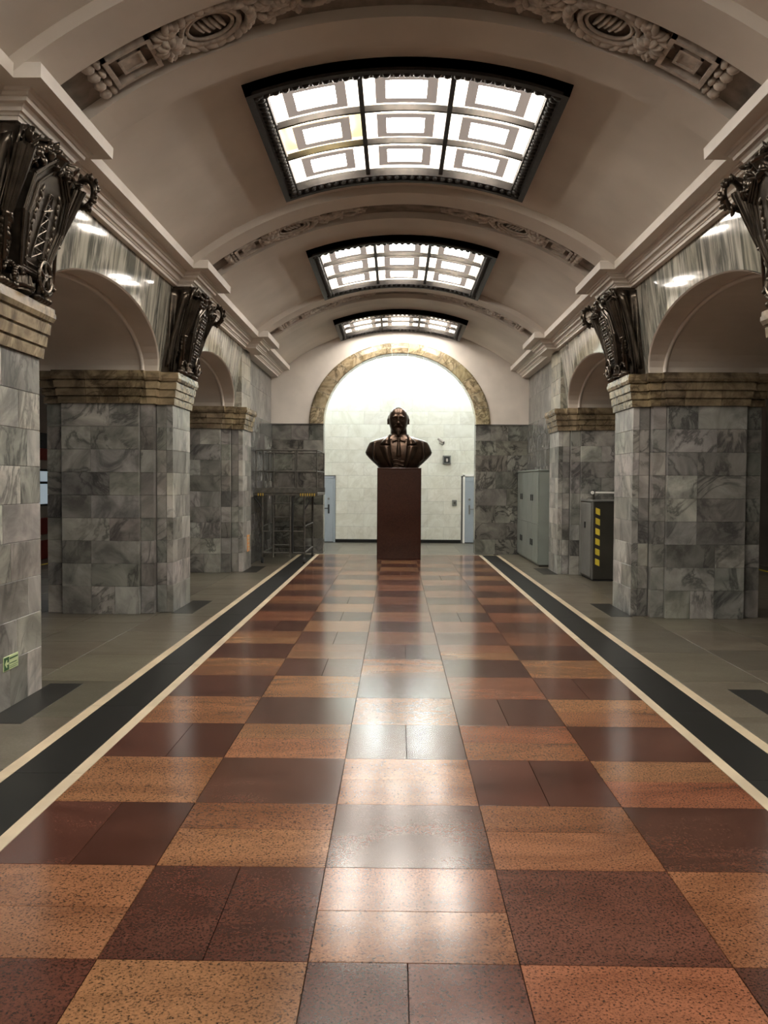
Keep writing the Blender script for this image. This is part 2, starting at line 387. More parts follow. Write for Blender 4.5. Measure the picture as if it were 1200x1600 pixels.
def pillar(i, s):
    t = thing('pillar', PLAB[(i, s)], 'pillar', (0, PY(i), 0), group='marble pillars along the hall')
    rnd = random.Random(100*i+s)
    mx = lambda x: s*x
    core = ring_loft(MB(), [([(mx(x), y) for x, y in offset_plan(-0.012)], 0.0), ([(mx(x), y) for x, y in offset_plan(-0.012)], 2.51)])
    core.build('core', 'marble_core' if i else 'marble', t)
    im = ring_loft(MB(), [([(mx(x), y) for x, y in offset_plan(p)], z) for p, z in [(q_*0.66, z_) for q_, z_ in IMPROF]]).mesh('impost_block', 'impost')
    cuts = [2.4, 3.03, 3.36+rnd.uniform(-0.08, 0.08), 3.74+rnd.uniform(-0.08, 0.08), 4.6]
    for ca, cb in zip(cuts, cuts[1:]):
        bm = bmesh.new(); bm.from_mesh(im)
        for pl, sg in ((ca+0.0015, -1), (cb-0.0015, 1)):
            g = bmesh.ops.bisect_plane(bm, geom=bm.verts[:]+bm.edges[:]+bm.faces[:], plane_co=(s*pl, 0, 0), plane_no=(s*sg, 0, 0), clear_outer=True)
            bmesh.ops.holes_fill(bm, edges=[e for e in g['geom_cut'] if isinstance(e, bmesh.types.BMEdge)])
        me = bpy.data.meshes.new('impost_block'); bm.to_mesh(me); bm.free(); me.materials.append(M['impost'])
        k_ = rnd.uniform(0.7, 1.15) if ca > 2.5 else 1.25
        link('impost_block', me, t, color=(k_, k_*0.98, k_*rnd.uniform(0.88, 1.0)))
    # shaft above the impost
    if i == 3:
        for a in range(4):
            z0 = 2.881+a*0.27
            for yy in ((-0.45, 0.45),):
                xs = sorted((mx(2.77), mx(3.1))); piece('block', 'marble', t, xs[0], yy[0], z0, xs[1], yy[1], z0+0.268, 0.004, jit((1.15, 1.08, 0.9), 0.2, rnd))
    else:
        xs = sorted((mx(2.80), mx(3.1))); MB().cbox(xs[0], -0.40, 2.881, xs[1], 0.40, 3.99).build('upper_shaft', 'bronze', t)
    if i == 0: return t
    b = 0.003
    for c in range(9):
        z0, z1 = COURSE[c]+0.001, COURSE[c+1]-0.001
        def blk(x0, y0, x1, y1, br):
            xs = sorted((mx(x0), mx(x1)))
            col = jit((br, br*0.985, br*0.95), 0.24, rnd)
            if rnd.random() < 0.12: col = tuple(v*1.3 for v in col)
            if rnd.random() < 0.12: col = tuple(v*0.68 for v in col)
            piece('block', 'marble', t, xs[0], y0, z0, xs[1], y1, z1, b, col)
        # nave face
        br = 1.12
        if c % 2: cuts = [-0.429, rnd.uniform(-0.1, 0.1), 0.429]
        else: cuts = [-0.429, rnd.choice((-0.2, 0.2)), 0.429]
        if c == 0: cuts = [-0.429, -0.1, 0.18, 0.429]
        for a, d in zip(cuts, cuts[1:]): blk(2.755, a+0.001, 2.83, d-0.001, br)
        for sg in (-1, 1):
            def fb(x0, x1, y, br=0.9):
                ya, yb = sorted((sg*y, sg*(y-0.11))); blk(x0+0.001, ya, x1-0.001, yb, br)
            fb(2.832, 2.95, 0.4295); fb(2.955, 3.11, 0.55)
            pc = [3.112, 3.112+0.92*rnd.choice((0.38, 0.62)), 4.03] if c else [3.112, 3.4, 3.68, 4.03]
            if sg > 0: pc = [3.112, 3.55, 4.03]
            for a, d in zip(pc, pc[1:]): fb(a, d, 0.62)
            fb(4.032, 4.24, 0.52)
    return t
for i in range(0, 4):
    for s in (-1, 1): pillar(i, s)

# ================================================================== SIDE WALLS with arches
ASP, ARISE = 1.80, 0.63
def arch_z(y, c, sp=ASP, rise=ARISE):
    u = (y-c)/sp
    return IMP1 + (rise*sqrt(max(0, 1-u*u)) if abs(u) < 1 else 0)
WTOP = 4.0
def wx(z): return WALLX-0.15*max(0, z-IMP1)/1.07     # the spandrels lean in towards the vault
walls = {}
for s in (-1, 1):
    rnd = random.Random(5+s)
    b = MB(); xs = sorted((s*3.0, s*3.05))
    b.box(xs[0], Y_BACK, 0, xs[1], PY(0)-0.4, WTOP)
    wl = b.build('wall_'+side_name[s], 'streak', kind='structure'); walls[s] = wl
    for bay in range(0, 3):
        cy = (PY(bay)+PY(bay+1))/2
        ya, yb = PY(bay)+0.40, PY(bay+1)-0.40
        n = 9
        for j in range(n):
            p0 = ya+(yb-ya)*j/n+0.0012; p1 = ya+(yb-ya)*(j+1)/n-0.0012
            m_ = 6; poly = [(p0+(p1-p0)*q/m_, arch_z(p0+(p1-p0)*q/m_, cy)+0.001) for q in range(m_+1)] + [(p1, WTOP), (p0, WTOP)]
            yc = (p0+p1)/2
            mb = MB(); x0, x1 = s*WALLX, s*(WALLX+0.06)
            V = []; 
            for dx in (0, 0.06): V += [(s*(wx(pz)+dx), py-yc, pz) for py, pz in poly]
            L = len(poly); F = [tuple(range(L))[::-1], tuple(range(L, 2*L))] + [(q, (q+1) % L, L+(q+1) % L, L+q) for q in range(L)]
            mb.add(V, F)
            mb.build('panel', 'streak', wl, loc=(0, yc, 0), color=jit((1, 1, 1) if rnd.random() < 0.75 else (0.8, 0.8, 0.78), 0.1, rnd))
        # soffit of the arch: white reveal, bead, then the passage vault
        mb = MB(); K = 28
        prof = [(2.885, 0.0, 0.0), (2.90, -0.012, 0), (3.05, -0.012, 0), (3.06, -0.045, 0), (3.09, -0.045, 0), (3.10, -0.03, 0), (4.30, -0.03, 0)]
        V = []; F = []
        for (x, off, _) in prof:
            for q in range(K+1):
                t = pi*q/K; zz = IMP1+sin(t)*(ARISE+off); V.append((s*(x+wx(zz)-WALLX if x < 2.95 else x), cy-cos(t)*(ASP+off), zz))
        for r in range(len(prof)-1):
            for q in range(K): F.append((r*(K+1)+q, r*(K+1)+q+1, (r+1)*(K+1)+q+1, (r+1)*(K+1)+q))
        mb.add(V, F); mb.build('arch_soffit', 'plaster', wl, smooth=False)
        bd = MB()
        for q in range(K):
            pa, pb = [(s*3.065, cy-cos(pi*r/K)*(ASP-0.04), IMP1+sin(pi*r/K)*(ARISE-0.04)) for r in (q, q+1)]
            bd.tube(pa, pb, 0.022, n=8, caps=False)
        bd.build('arch_bead', 'cornice', wl, smooth=True)
        # wall on the platform side of the passage
        mb = MB(); V = []; F = []
        Y = [PY(bay)] + [cy-cos(pi*q/K)*(ASP-0.03) for q in range(K+1)] + [PY(bay+1)]
        for X in (4.30, 4.36):
            for y in Y: V.append((s*X, y, arch_z(y, cy, ASP-0.03, ARISE-0.03) if abs(y-cy) <= ASP-0.0299 else IMP1))
            for y in Y: V.append((s*X, y, 4.9))
        L = len(Y)
        for q in range(L-1):
            F += [(q, q+1, L+q+1, L+q), (2*L+q, 3*L+q, 3*L+q+1, 2*L+q+1), (q, 2*L+q, 2*L+q+1, q+1)]
        mb.add(V, F).build('platform_spandrel', 'plaster', wl)
    # end bay: solid wall
    e0 = PY(3)+0.45
    xs = sorted((s*2.86, s*2.95)); MB().box(xs[0]+(0.012 if s > 0 else 0), e0, 0, xs[1]-(0.012 if s < 0 else 0), ENDY, 4.05).build('backing', 'marble_core', wl)
    for c in range(9):
        z0, z1 = (0, 0.33) if c == 0 else (0.33+0.319*(c-1), 0.33+0.319*c)
        cuts = [e0, e0+0.85+0.4*(c % 2), e0+1.9+0.3*(c % 2), ENDY]
        for a, d in zip(cuts, cuts[1:]):
            xs = sorted((s*2.84, s*2.94)); piece('block', 'dark_marble', wl, xs[0], a+0.001, z0+0.001, xs[1], d-0.001, z1-0.001, 0.003, jit((1, 1, 1), 0.25, rnd))
    for k in range(4):
        a = e0+(ENDY-e0)*k/4; d = e0+(ENDY-e0)*(k+1)/4
        for z0, z1 in ((2.884, 3.45), (3.452, 4.0)):
            xs = sorted((s*2.86, s*2.94)); piece('panel', 'marble', wl, xs[0], a+0.001, z0, xs[1], d-0.001, z1, 0.003, jit((0.8, 0.8, 0.78), 0.15, rnd))
    # platform-side wall of the end bay and behind the first pillar
    xs = sorted((s*4.26, s*4.36))
    MB().box(xs[0], PY(3), 0, xs[1], ENDY+4, 4.9).box(xs[0], Y_BACK, 0, xs[1], PY(0), 4.9).build('platform_spandrel', 'plaster', wl)

# ================================================================== CORNICE (trim_1 left, trim_2 right)
CPROF = [(0.0, 3.915), (0.20, 3.915), (0.205, 3.94), (0.215, 3.943), (0.225, 3.96), (0.24, 3.96), (0.25, 3.98), (0.27, 3.995), (0.295, 4.0), (0.30, 4.024), (0.315, 4.027), (0.325, 4.045), (0.34, 4.048), (0.345, 4.066), (0.455, 4.068), (0.46, 4.155), (0.45, 4.165), (0.2, 4.18)]
for s, nm in ((-1, 'trim_1'), (1, 'trim_2')):
    plan = [('w', Y_BACK)]
    for i in range(0, 4): plan += [('n', PY(i)-0.22, i), ('f', PY(i)+0.22, i)]
    V = []; F = []; nP = len(CPROF)
    def addring(fn):
        for p, z in CPROF: V.append((*fn(p), z))
    R = 0.17
    addring(lambda p: (s*(WALLX-p), Y_BACK))
    for i in range(0, 4):
        y0, y1 = PY(i)-0.22, PY(i)+0.22
        addring(lambda p: (s*(WALLX-p), y0-p)); addring(lambda p: (s*(WALLX-R-p), y0-p))
        addring(lambda p: (s*(WALLX-R-p), y1+p)); addring(lambda p: (s*(WALLX-p), y1+p))
    addring(lambda p: (s*(WALLX-p), ENDY))
    nr = len(V)//nP
    for r in range(nr-1):
        for k in range(nP-1): F.append((r*nP+k, r*nP+k+1, (r+1)*nP+k+1, (r+1)*nP+k))
        F.append((r*nP+nP-1, r*nP, (r+1)*nP, (r+1)*nP+nP-1))
    F.append(tuple(range(nP))); F.append(tuple(range((nr-1)*nP, nr*nP)))
    MB().add(V, F).build(nm, 'cornice', kind='structure')

# ================================================================== CEILING: vault, ribs, relief
HALF_S, FR = 1.37, 0.17
LIGHTS = [(-4.2, -1.3), (1.9, 4.9), (7.08, 9.70), (12.08, 14.88), (17.2, 19.16)]
def ceiling_mesh():
    ys = sorted(set([Y_BACK, ENDY] + [v for a, b in LIGHTS for v in (a+FR*0.8, b-FR*0.8)]))
    ns = 40; ss = [-S_SPR+2*S_SPR*i/ns for i in range(ns+1)]
    hs = HALF_S-FR*0.8
    ss = sorted(set([round(x, 4) for x in ss if abs(abs(x)-hs) > 0.03] + [hs, -hs]))
    V = [vault(x, y, 0) for y in ys for x in ss]; W = len(ss); F = []
    for j in range(len(ys)-1):
        my = (ys[j]+ys[j+1])/2
        inl = any(a < my < b for a, b in LIGHTS)
        for i in range(W-1):
            if inl and abs((ss[i]+ss[i+1])/2) < hs: continue
            F.append((j*W+i, j*W+i+1, (j+1)*W+i+1, (j+1)*W+i))
    return MB().add(V, F)
ceiling = ceiling_mesh().build('ceiling', 'plaster', smooth=True, kind='structure')
def arcbox(mb, s0, s1, t0, t1, h0, h1, n=None):
    n = n or max(1, int(abs(s1-s0)/0.1))
    V = []; F = []
    for i in range(n+1):
        s = s0+(s1-s0)*i/n
        V += [vault(s, t0, h0), vault(s, t1, h0), vault(s, t1, h1), vault(s, t0, h1)]
    for i in range(n):
        for k in range(4): F.append((i*4+k, i*4+(k+1) % 4, i*4+4+(k+1) % 4, i*4+4+k))
    F += [(0, 1, 2, 3), (n*4+3, n*4+2, n*4+1, n*4)]
    return mb.add(V, F)
def vrot(s):                               # columns: along arc, along y, down from the vault
    a = s/VR
    return Matrix(((cos(a), 0, -sin(a)), (0, 1, 0), (-sin(a), 0, -cos(a)))).transposed() if False else Matrix(((cos(a), 0, -sin(a)), (0, 1, 0), (-sin(a), 0, -cos(a))))
def rib_parts(i):
    yc = PY(i)
    rib = arcbox(arcbox(MB(), -S_SPR, S_SPR, yc-0.68, yc-0.27, -0.02, 0.085, 48), -S_SPR, S_SPR, yc+0.27, yc+0.68, -0.02, 0.085, 48)
    rib = rib.build('rib', 'plaster', ceiling)
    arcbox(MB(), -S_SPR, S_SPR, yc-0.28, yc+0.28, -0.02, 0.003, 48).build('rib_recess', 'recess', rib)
    for sg in (-1, 1):
        rnd = random.Random(31)
        def leaf(mb, s, t, L, W, ang, h=0.045, th=0.022):
            R = vrot(sg*s) @ Matrix.Rotation(ang*sg, 3, 'Z')
            mb.ell(vault(sg*s, yc+t, h), (L, W, th), R, 6, 4)
        # beads at the foot
        mb = MB()
        for k in range(4): 
            leaf(mb, 2.30, -0.18+0.12*k, 0.05, 0.05, 0, 0.04, 0.045); leaf(mb, 2.24, -0.18+0.12*k, 0.03, 0.05, 0, 0.05, 0.03)
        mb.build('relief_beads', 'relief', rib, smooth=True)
        # square frame with a smaller square inside
        mb = MB(); c = 2.02
        for (q, hh, wd) in ((0.185, 0.075, 0.035), (0.09, 0.06, 0.022)):
            for a in (-1, 1):
                e = c+a*(q-wd/2)
                arcbox(mb, sg*(e-wd/2), sg*(e+wd/2), yc-q, yc+q, 0.01, hh, 2)
                arcbox(mb, sg*(c-q), sg*(c+q), yc+a*q-(wd if a > 0 else 0), yc+a*q+(0 if a > 0 else wd), 0.01, hh, 4)
        arcbox(mb, sg*(c-0.07), sg*(c+0.07), yc-0.07, yc+0.07, 0.01, 0.05, 2)
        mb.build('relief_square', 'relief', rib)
        # medallion ring
        mb = MB(); c = 1.42
        for (rr, w_, hh) in ((0.185, 0.022, 0.05), (0.145, 0.014, 0.045)):
            nn = 28
            for k in range(nn):
                a0, a1 = 2*pi*k/nn, 2*pi*(k+1)/nn
                p = vault(sg*(c+rr*1.15*cos(a0)), yc+rr*sin(a0), hh); q = vault(sg*(c+rr*1.15*cos(a1)), yc+rr*sin(a1), hh); mb.tube(p, q, w_, n=6, caps=False)
        for k in range(5): leaf(mb, c-0.08+0.04*k, 0.0+0.02*(k % 2), 0.016, 0.10, 0.35, 0.03, 0.03)
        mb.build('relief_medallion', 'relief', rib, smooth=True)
        # foliage around the medallion, ribbon and small wreath further up
        mb = MB()
        for k in range(26):
            a = 2*pi*k/26; rr = 0.25
            leaf(mb, c+rr*1.2*cos(a), 0.22*sin(a), rnd.uniform(0.05, 0.085), rnd.uniform(0.03, 0.045), a+pi/2+rnd.uniform(-0.6, 0.6), 0.05, 0.035)
        for k in range(22):
            leaf(mb, rnd.uniform(1.64, 1.82), rnd.uniform(-0.21, 0.21), 0.075, 0.032, rnd.uniform(0, pi), 0.05, 0.032)
        for k in range(9):
            a = 2*pi*k/9; leaf(mb, 1.74+0.06*cos(a), 0.02+0.06*sin(a), 0.06, 0.03, a, 0.075, 0.03)
        for k in range(30):
            leaf(mb, rnd.uniform(0.78, 1.16), rnd.uniform(-0.19, 0.19)*(0.6+rnd.random()*0.4), 0.065, 0.03, rnd.uniform(0, pi), 0.045, 0.03)
        for k in range(16):
            u = k/15; leaf(mb, 0.80-0.32*u, (-0.10+0.02*sin(9*u))*(1 if k % 2 else -1)*(1-0.5*u), 0.055*(1-0.3*u), 0.025, rnd.uniform(-0.8, 0.8), 0.035, 0.022)
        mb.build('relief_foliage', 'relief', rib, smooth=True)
        mb = MB()
        for k in range(18):
            a0, a1 = 2*pi*k/18, 2*pi*(k+1)/18; c2 = 0.68
            mb.tube(vault(sg*(c2+0.1*cos(a0)), yc+0.085*sin(a0), 0.04), vault(sg*(c2+0.1*cos(a1)), yc+0.085*sin(a1), 0.04), 0.022, n=6, caps=False)
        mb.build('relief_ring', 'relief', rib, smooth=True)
for i in (1, 2, 3): rib_parts(i)

# ================================================================== CEILING LIGHTS
LLAB = ['', '', 'nearest and largest nine pane ceiling light in dark carved frame', 'middle of the three nine pane ceiling lights down the vault', 'farthest nine pane ceiling light, just above the end arch']
def ceiling_light(idx, y0, y1):
    lab = LLAB[idx] or ('nine pane ceiling light behind the camera' if idx == 0 else 'nine pane ceiling light directly above the camera')
    t = thing('ceiling_light', lab, 'ceiling light', (0, (y0+y1)/2, 4.8), group='framed ceiling lights of the vault')
    OFF = Vector((0, (y0+y1)/2, 4.8))
    def bl(mb, name, mat, par=t, smooth=False, **k):
        mb.v = [tuple(Vector(v)-OFF) for v in mb.v]; return mb.build(name, mat, par, smooth, **k)
    H = HALF_S
    fr = MB()
    for a, b in ((-H, -H+FR), (H-FR, H)): arcbox(fr, a, b, y0, y1, -0.02, 0.08, 2)
    for a, b in ((-H, -H+0.06), (H-0.06, H)): arcbox(fr, a, b, y0, y1, 0.0, 0.105, 1)
    for a, b in ((y0, y0+FR), (y1-FR, y1)): arcbox(fr, -H, H, a, b, -0.02, 0.08, 30)
    for a, b in ((y0, y0+0.06), (y1-0.06, y1)): arcbox(fr, -H, H, a, b, 0.0, 0.105, 30)
    fo = bl(fr, 'frame', 'frame')
    if idx >= 2:
        eg = MB(); c = FR*0.68
        nn = int((y1-y0)/0.085)
        for k in range(1, nn):
            y = y0+(y1-y0)*k/nn
            for sg in (-1, 1): eg.ell(vault(sg*(H-c), y, 0.08), (0.045, 0.036, 0.03), vrot(sg*(H-c)) @ Matrix.Rotation(0.5, 3, 'Z'), 6, 4)
        nn = int(2*H/0.085)
        for k in range(1, nn):
            s = -H+2*H*k/nn
            for y in (y0+c, y1-c): eg.ell(vault(s, y, 0.08), (0.036, 0.045, 0.03), vrot(s) @ Matrix.Rotation(0.5, 3, 'Z'), 6, 4)
        bl(eg, 'egg_moulding', 'frame', fo, True, kind='stuff')
    a0, a1, b0, b1 = -H+FR, H-FR, y0+FR, y1-FR
    for k in (1, 2):
        s = a0+(a1-a0)*k/3; bl(arcbox(MB(), s-0.022, s+0.022, b0, b1, -0.02, 0.06, 1), 'long_bar', 'frame')
        y = b0+(b1-b0)*k/3; bl(arcbox(MB(), a0, a1, y-0.016, y+0.016, -0.02, 0.035, 24), 'cross_bar', 'frame')
    D = -0.05
    for i in range(3):
        for j in range(3):
            s0, s1 = a0+(a1-a0)*i/3, a0+(a1-a0)*(i+1)/3; t0, t1 = b0+(b1-b0)*j/3, b0+(b1-b0)*(j+1)/3
            dim = (idx == 2 and i == 0 and j == 1)
            bx = MB()
            e = 0.012
            arcbox(bx, s0, s0+e, t0, t1, D, 0.0, 1); arcbox(bx, s1-e, s1, t0, t1, D, 0.0, 1)
            arcbox(bx, s0, s1, t0, t0+e, D, 0.0, 5); arcbox(bx, s0, s1, t1-e, t1, D, 0.0, 5)
            pn = bl(bx, 'pane_box', 'boxglow')
            bl(arcbox(MB(), s0, s1, t0, t1, D-0.01, D, 5), 'diffuser', 'celldim' if dim else 'cell', pn)
            sc, tc = (s0+s1)/2, (t0+t1)/2; ws, wt = (s1-s0)*0.34, (t1-t0)*0.345
            hs, ht = (s1-s0)*0.225, (t1-t0)*0.225
            pl = MB(); h0, h1 = 0.0, 0.012
            arcbox(pl, sc-ws, sc-hs, tc-wt, tc+wt, h0, h1, 2); arcbox(pl, sc+hs, sc+ws, tc-wt, tc+wt, h0, h1, 2)
            arcbox(pl, sc-hs, sc+hs, tc-wt, tc-ht, h0, h1, 3); arcbox(pl, sc-hs, sc+hs, tc+ht, tc+wt, h0, h1, 3)
            arcbox(pl, sc-ws*0.8, sc-ws*0.8+0.008, tc-0.005, tc+0.005, D, h0, 1); arcbox(pl, sc+ws*0.8, sc+ws*0.8+0.008, tc-0.005, tc+0.005, D, h0, 1)
            lp = bl(pl, 'lamp_plate', 'plateglow', pn)
            bl(arcbox(MB(), sc-hs-0.02, sc+hs+0.02, tc-ht-0.015, tc+ht+0.015, h0-0.02, h0-0.004, 3), 'lamp', 'lampdim' if dim else 'lamp', pn)
for k, (a, b) in enumerate(LIGHTS): ceiling_light(k, a, b)

# ================================================================== END WALL, NICHE
rnd = random.Random(77)
AI, AO, AR, AOR = 1.69, 2.01, 1.56, 1.80      # arch half widths and rises
K = 40
pts = [(-cos(pi*q/K)*(AO-0.05), IMP1+sin(pi*q/K)*(AOR-0.05)) for q in range(K+1)]
we = MB(); V = []; F = []
for Y in (ENDY+0.01, ENDY+0.35):
    V += [(x, Y, z) for x, z in pts]
    for x, z in pts:
        dx, dz = x, z-IMP1; k = min(2.95/max(1e-6, abs(dx)), 2.3/max(1e-6, dz)); V.append((dx*k, Y, IMP1+dz*k))
L = K+1
for q in range(K):
    F += [(q, q+1, L+q+1, L+q), (2*L+q, 3*L+q, 3*L+q+1, 2*L+q+1), (q, 2*L+q, 2*L+q+1, q+1), (L+q, L+q+1, 3*L+q+1, 3*L+q)]
wall_end = we.add(V, F).build('wall_end', 'cornice', kind='structure')
# voussoirs of the arch surround
NV = 15
for q in range(NV):
    a0, a1 = pi*q/NV+0.002, pi*(q+1)/NV-0.002; mb = MB(); V = []; F = []; nn = 4
    prof = [(0.0, 0.0), (0.0, -0.03), (0.06, -0.05), (0.5, -0.06), (0.9, -0.045), (1.0, -0.02), (1.0, 0.0)]
    for r in range(nn+1):
        a = a0+(a1-a0)*r/nn
        V.append((-cos(a)*AI, ENDY+0.36, IMP1+sin(a)*AR))
        for u, dy in prof: V.append((-cos(a)*(AI+(AO-AI)*u), ENDY+dy+0.005, IMP1+sin(a)*(AR+(AOR-AR)*u)))
    W = len(prof)+1
    for r in range(nn):
        for k in range(W): F.append((r*W+k, r*W+(k+1) % W, (r+1)*W+(k+1) % W, (r+1)*W+k))
    F += [tuple(range(W)), tuple(range(nn*W, nn*W+W))]
    mb.add(V, F).build('voussoir', 'trimarch', wall_end, color=jit((1, 0.97, 0.9), 0.2, rnd))
for s in (-1, 1):
    zs = [0, 0.33, 0.70, 1.08, 1.46, 1.84, 2.2, 2.52, 2.88]
    xs = sorted((s*(AI+0.02), s*2.95)); MB().box(xs[0], ENDY+0.02, 0, xs[1], ENDY+0.35, 2.879).build('pier_core', 'marble_core', wall_end)
    for c in range(8):
        cut = [AI, AI+0.45+0.25*(c % 2), 2.84] if c < 7 else [AI, AI+0.33, AI+0.72, 2.84]
        for a, d in zip(cut, cut[1:]):
            xs = sorted((s*(a+0.001), s*(d-0.001)))
            piece('block', 'dark_marble', wall_end, xs[0], ENDY-0.0, zs[c]+0.001, xs[1], ENDY+0.36, zs[c+1]-0.001, 0.003, jit((0.9, 0.88, 0.82), 0.28, rnd))
    xs = sorted((s*1.68, s*2.86)); piece('ledge', 'marble_core', wall_end, xs[0], ENDY-0.02, 2.862, xs[1], ENDY+0.1, 2.884, 0.003)
wall_back = MB().box(-2.6, BACKY+0.012, 0, 2.6, BACKY+0.2, 6.2).build('wall_back', 'marble_core', kind='structure')
z = 0.085; c = 0
while z < 6.1:
    x = -2.6 + (0.0 if c % 2 else -0.42)
    while x < 2.6:
        x0, x1 = max(x, -2.6), min(x+0.84, 2.6)
        doorcut = z < 1.70
        if doorcut: x0, x1 = max(x0, -1.66), min(x1, 1.64)
        if x1-x0 > 0.03: piece('tile', 'cream', wall_back, x0+0.001, BACKY, z+0.001, x1-0.001, BACKY+0.02, z+0.334, 0.002, jit((1, 1, 0.99), 0.06, rnd))
        x += 0.84
    z += 0.336; c += 1
MB().cbox(-1.66, BACKY-0.015, 0, 1.64, BACKY+0.02, 0.083).build('baseboard_back', 'black_stone', kind='structure')
nb = MB()
for s in (-1, 1): xs = sorted((s*2.6, s*2.7)); nb.box(xs[0], ENDY+0.35, 0, xs[1], BACKY+0.2, 6.2)
nb.box(-2.7, ENDY+0.35, 6.2, 2.7, BACKY+0.2, 6.3).box(-2.7, ENDY+0.30, 4.9, 2.7, ENDY+0.36, 6.2)
nb.build('wall_niche', 'white', kind='structure')
for k in range(2):
    x = -1.3+1.3*2*k
    t = thing('niche_lamp', 'cool white tube lamp washing the bright wall behind the bust, %s half' % ('left' if k == 0 else 'right'), 'lamp', (x, 21.9, 5.0))
    MB().cbox(-0.95, -0.06, 0.05, 0.95, 0.06, 0.11).build('housing', 'white', t)
    MB().tube((-0.92, 0, 0), (0.92, 0, 0), 0.045, n=10).build('tube', 'cool', t)
# doors in the back wall
def door(nm, x0, x1, ztop, hx, sgn):
    d = MB().cbox(x0, BACKY-0.02, 0.02, x1, BACKY+0.02, ztop).build(nm, 'doorblue', kind='structure')
    fr = MB().cbox(x0-0.05, BACKY-0.035, 0, x0-0.002, BACKY+0.03, ztop+0.05).cbox(x1+0.002, BACKY-0.035, 0, x1+0.05, BACKY+0.03, ztop+0.05).cbox(x0-0.05, BACKY-0.035, ztop+0.003, x1+0.05, BACKY+0.03, ztop+0.06)
    fr.build('door_frame', 'doorblue' if sgn < 0 else 'white', d)
    MB().cbox(x0+0.03, BACKY-0.03, ztop-0.12, x1-0.03, BACKY-0.015, ztop-0.03).build('closer', 'doorblue', d)
    MB().cbox(hx-0.02, BACKY-0.035, 0.76, hx+0.02, BACKY-0.015, 1.0).build('handle_plate', 'rubber' if sgn < 0 else 'steel', d)
    MB().tube((hx, BACKY-0.03, 0.9), (hx, BACKY-0.08, 0.9), 0.012).tube((hx, BACKY-0.08, 0.9), (hx+sgn*0.12, BACKY-0.08, 0.9), 0.012).build('handle', 'rubber' if sgn < 0 else 'steel', d)
    MB().tube((hx, BACKY-0.02, 1.15), (hx, BACKY-0.05, 1.15), 0.03, n=12).build('lock', 'steel', d)
door('door_1', -2.42, -1.72, 1.68, -1.84, -1)
door('door_2', 1.74, 2.42, 1.75, 1.86, 1)

# small fittings on the back wall
t = thing('security_camera', 'small white security camera on the bright back wall right of the bust', 'camera', (1.09, BACKY, 2.70))
MB().tube((0, 0, 0), (0, -0.03, 0), 0.05, n=12).tube((0, -0.02, 0), (0.0, -0.1, -0.03), 0.015).build('bracket', 'white', t)
MB().tube((-0.07, -0.11, 0.05), (0.07, -0.12, -0.05), 0.04, n=12).build('housing', 'greyplate', t, smooth=False)
MB().tube((0.07, -0.12, -0.05), (0.085, -0.121, -0.06), 0.032, n=12).build('lens', 'rubber', t)
MB().path([(0.03, -0.01, 0.0), (0.10, -0.01, -0.06), (0.06, -0.01, -0.12), (-0.04, -0.01, -0.08)], 0.006).build('cable', 'rubber', t)
t = thing('wall_box', 'square dark glazed box on the back wall below the security camera', 'box', (1.255, BACKY, 2.19))
MB().cbox(-0.105, -0.07, -0.11, 0.105, 0, 0.11).build('case', 'steel', t)
MB().cbox(-0.075, -0.076, -0.08, 0.075, -0.069, 0.08).build('screen', 'rubber', t)
MB().cbox(-0.02, -0.08, -0.05, 0.03, -0.075, 0.03).build('button', 'greyplate', t)
t = thing('switch_plate', 'small grey switch plate low on the back wall near the right door', 'switch', (1.465, BACKY, 1.06))
MB().cbox(-0.06, -0.04, -0.075, 0.06, 0, 0.075).build('plate', 'steel', t); MB().cbox(-0.025, -0.05, -0.03, 0.025, -0.039, 0.03).build('rocker', 'darksteel', t)

# ================================================================== PEDESTAL + BUST
t = thing('pedestal', 'tall polished dark red granite pedestal under the bronze bust', 'pedestal', (-0.005, 18.22, 0))
MB().cbox(-0.454, -0.45, 0.0, 0.454, 0.45, 1.86, 0.006).build('shaft', 'redgranite', t, color=(0.045, 0.016, 0.010))
MB().cbox(-0.456, -0.452, 1.861, 0.456, 0.452, 1.888, 0.006).build('top_slab', 'redgranite', t, color=(0.06, 0.022, 0.015))

WZ = [(0.0, .385, .25), (0.05, .42, .265), (0.12, .50, .28), (0.2, .585, .29), (0.28, .655, .295), (0.33, .67, .295), (0.40, .645, .29), (0.47, .615, .28), (0.535, .58, .265), (0.57, .535, .25), (0.605, .43, .225), (0.635, .325, .20), (0.67, .24, .18), (0.72, .175, .155), (0.85, .165, .15)]
def torso(z):
    z = max(0, min(0.85, z))
    for (a, wa, da), (b, wb, db) in zip(WZ, WZ[1:]):
        if z <= b: u = (z-a)/(b-a); return wa+(wb-wa)*u, da+(db-da)*u
    return WZ[-1][1:]
def front(x, z):
    w_, d = torso(z); u = min(0.999, abs(x)/w_); return -d*(1-u**2.3)**(1/2.3)
def remeshed(mb, mat, name, parent, vox, smooth_it=4):
    me = mb.mesh(name+'_raw', mat); o = bpy.data.objects.new(name+'_raw', me); COL.objects.link(o)
    r = o.modifiers.new('r', 'REMESH'); r.mode = 'VOXEL'; r.voxel_size = vox
    sm = o.modifiers.new('s', 'SMOOTH'); sm.factor = 0.5; sm.iterations = smooth_it
    dg = bpy.context.evaluated_depsgraph_get(); me2 = bpy.data.meshes.new_from_object(o.evaluated_get(dg))
    bpy.data.objects.remove(o); me2.name = name
    me2.polygons.foreach_set('use_smooth', [True]*len(me2.polygons))
    if not me2.materials: me2.materials.append(M[mat])
    return link(name, me2, parent)
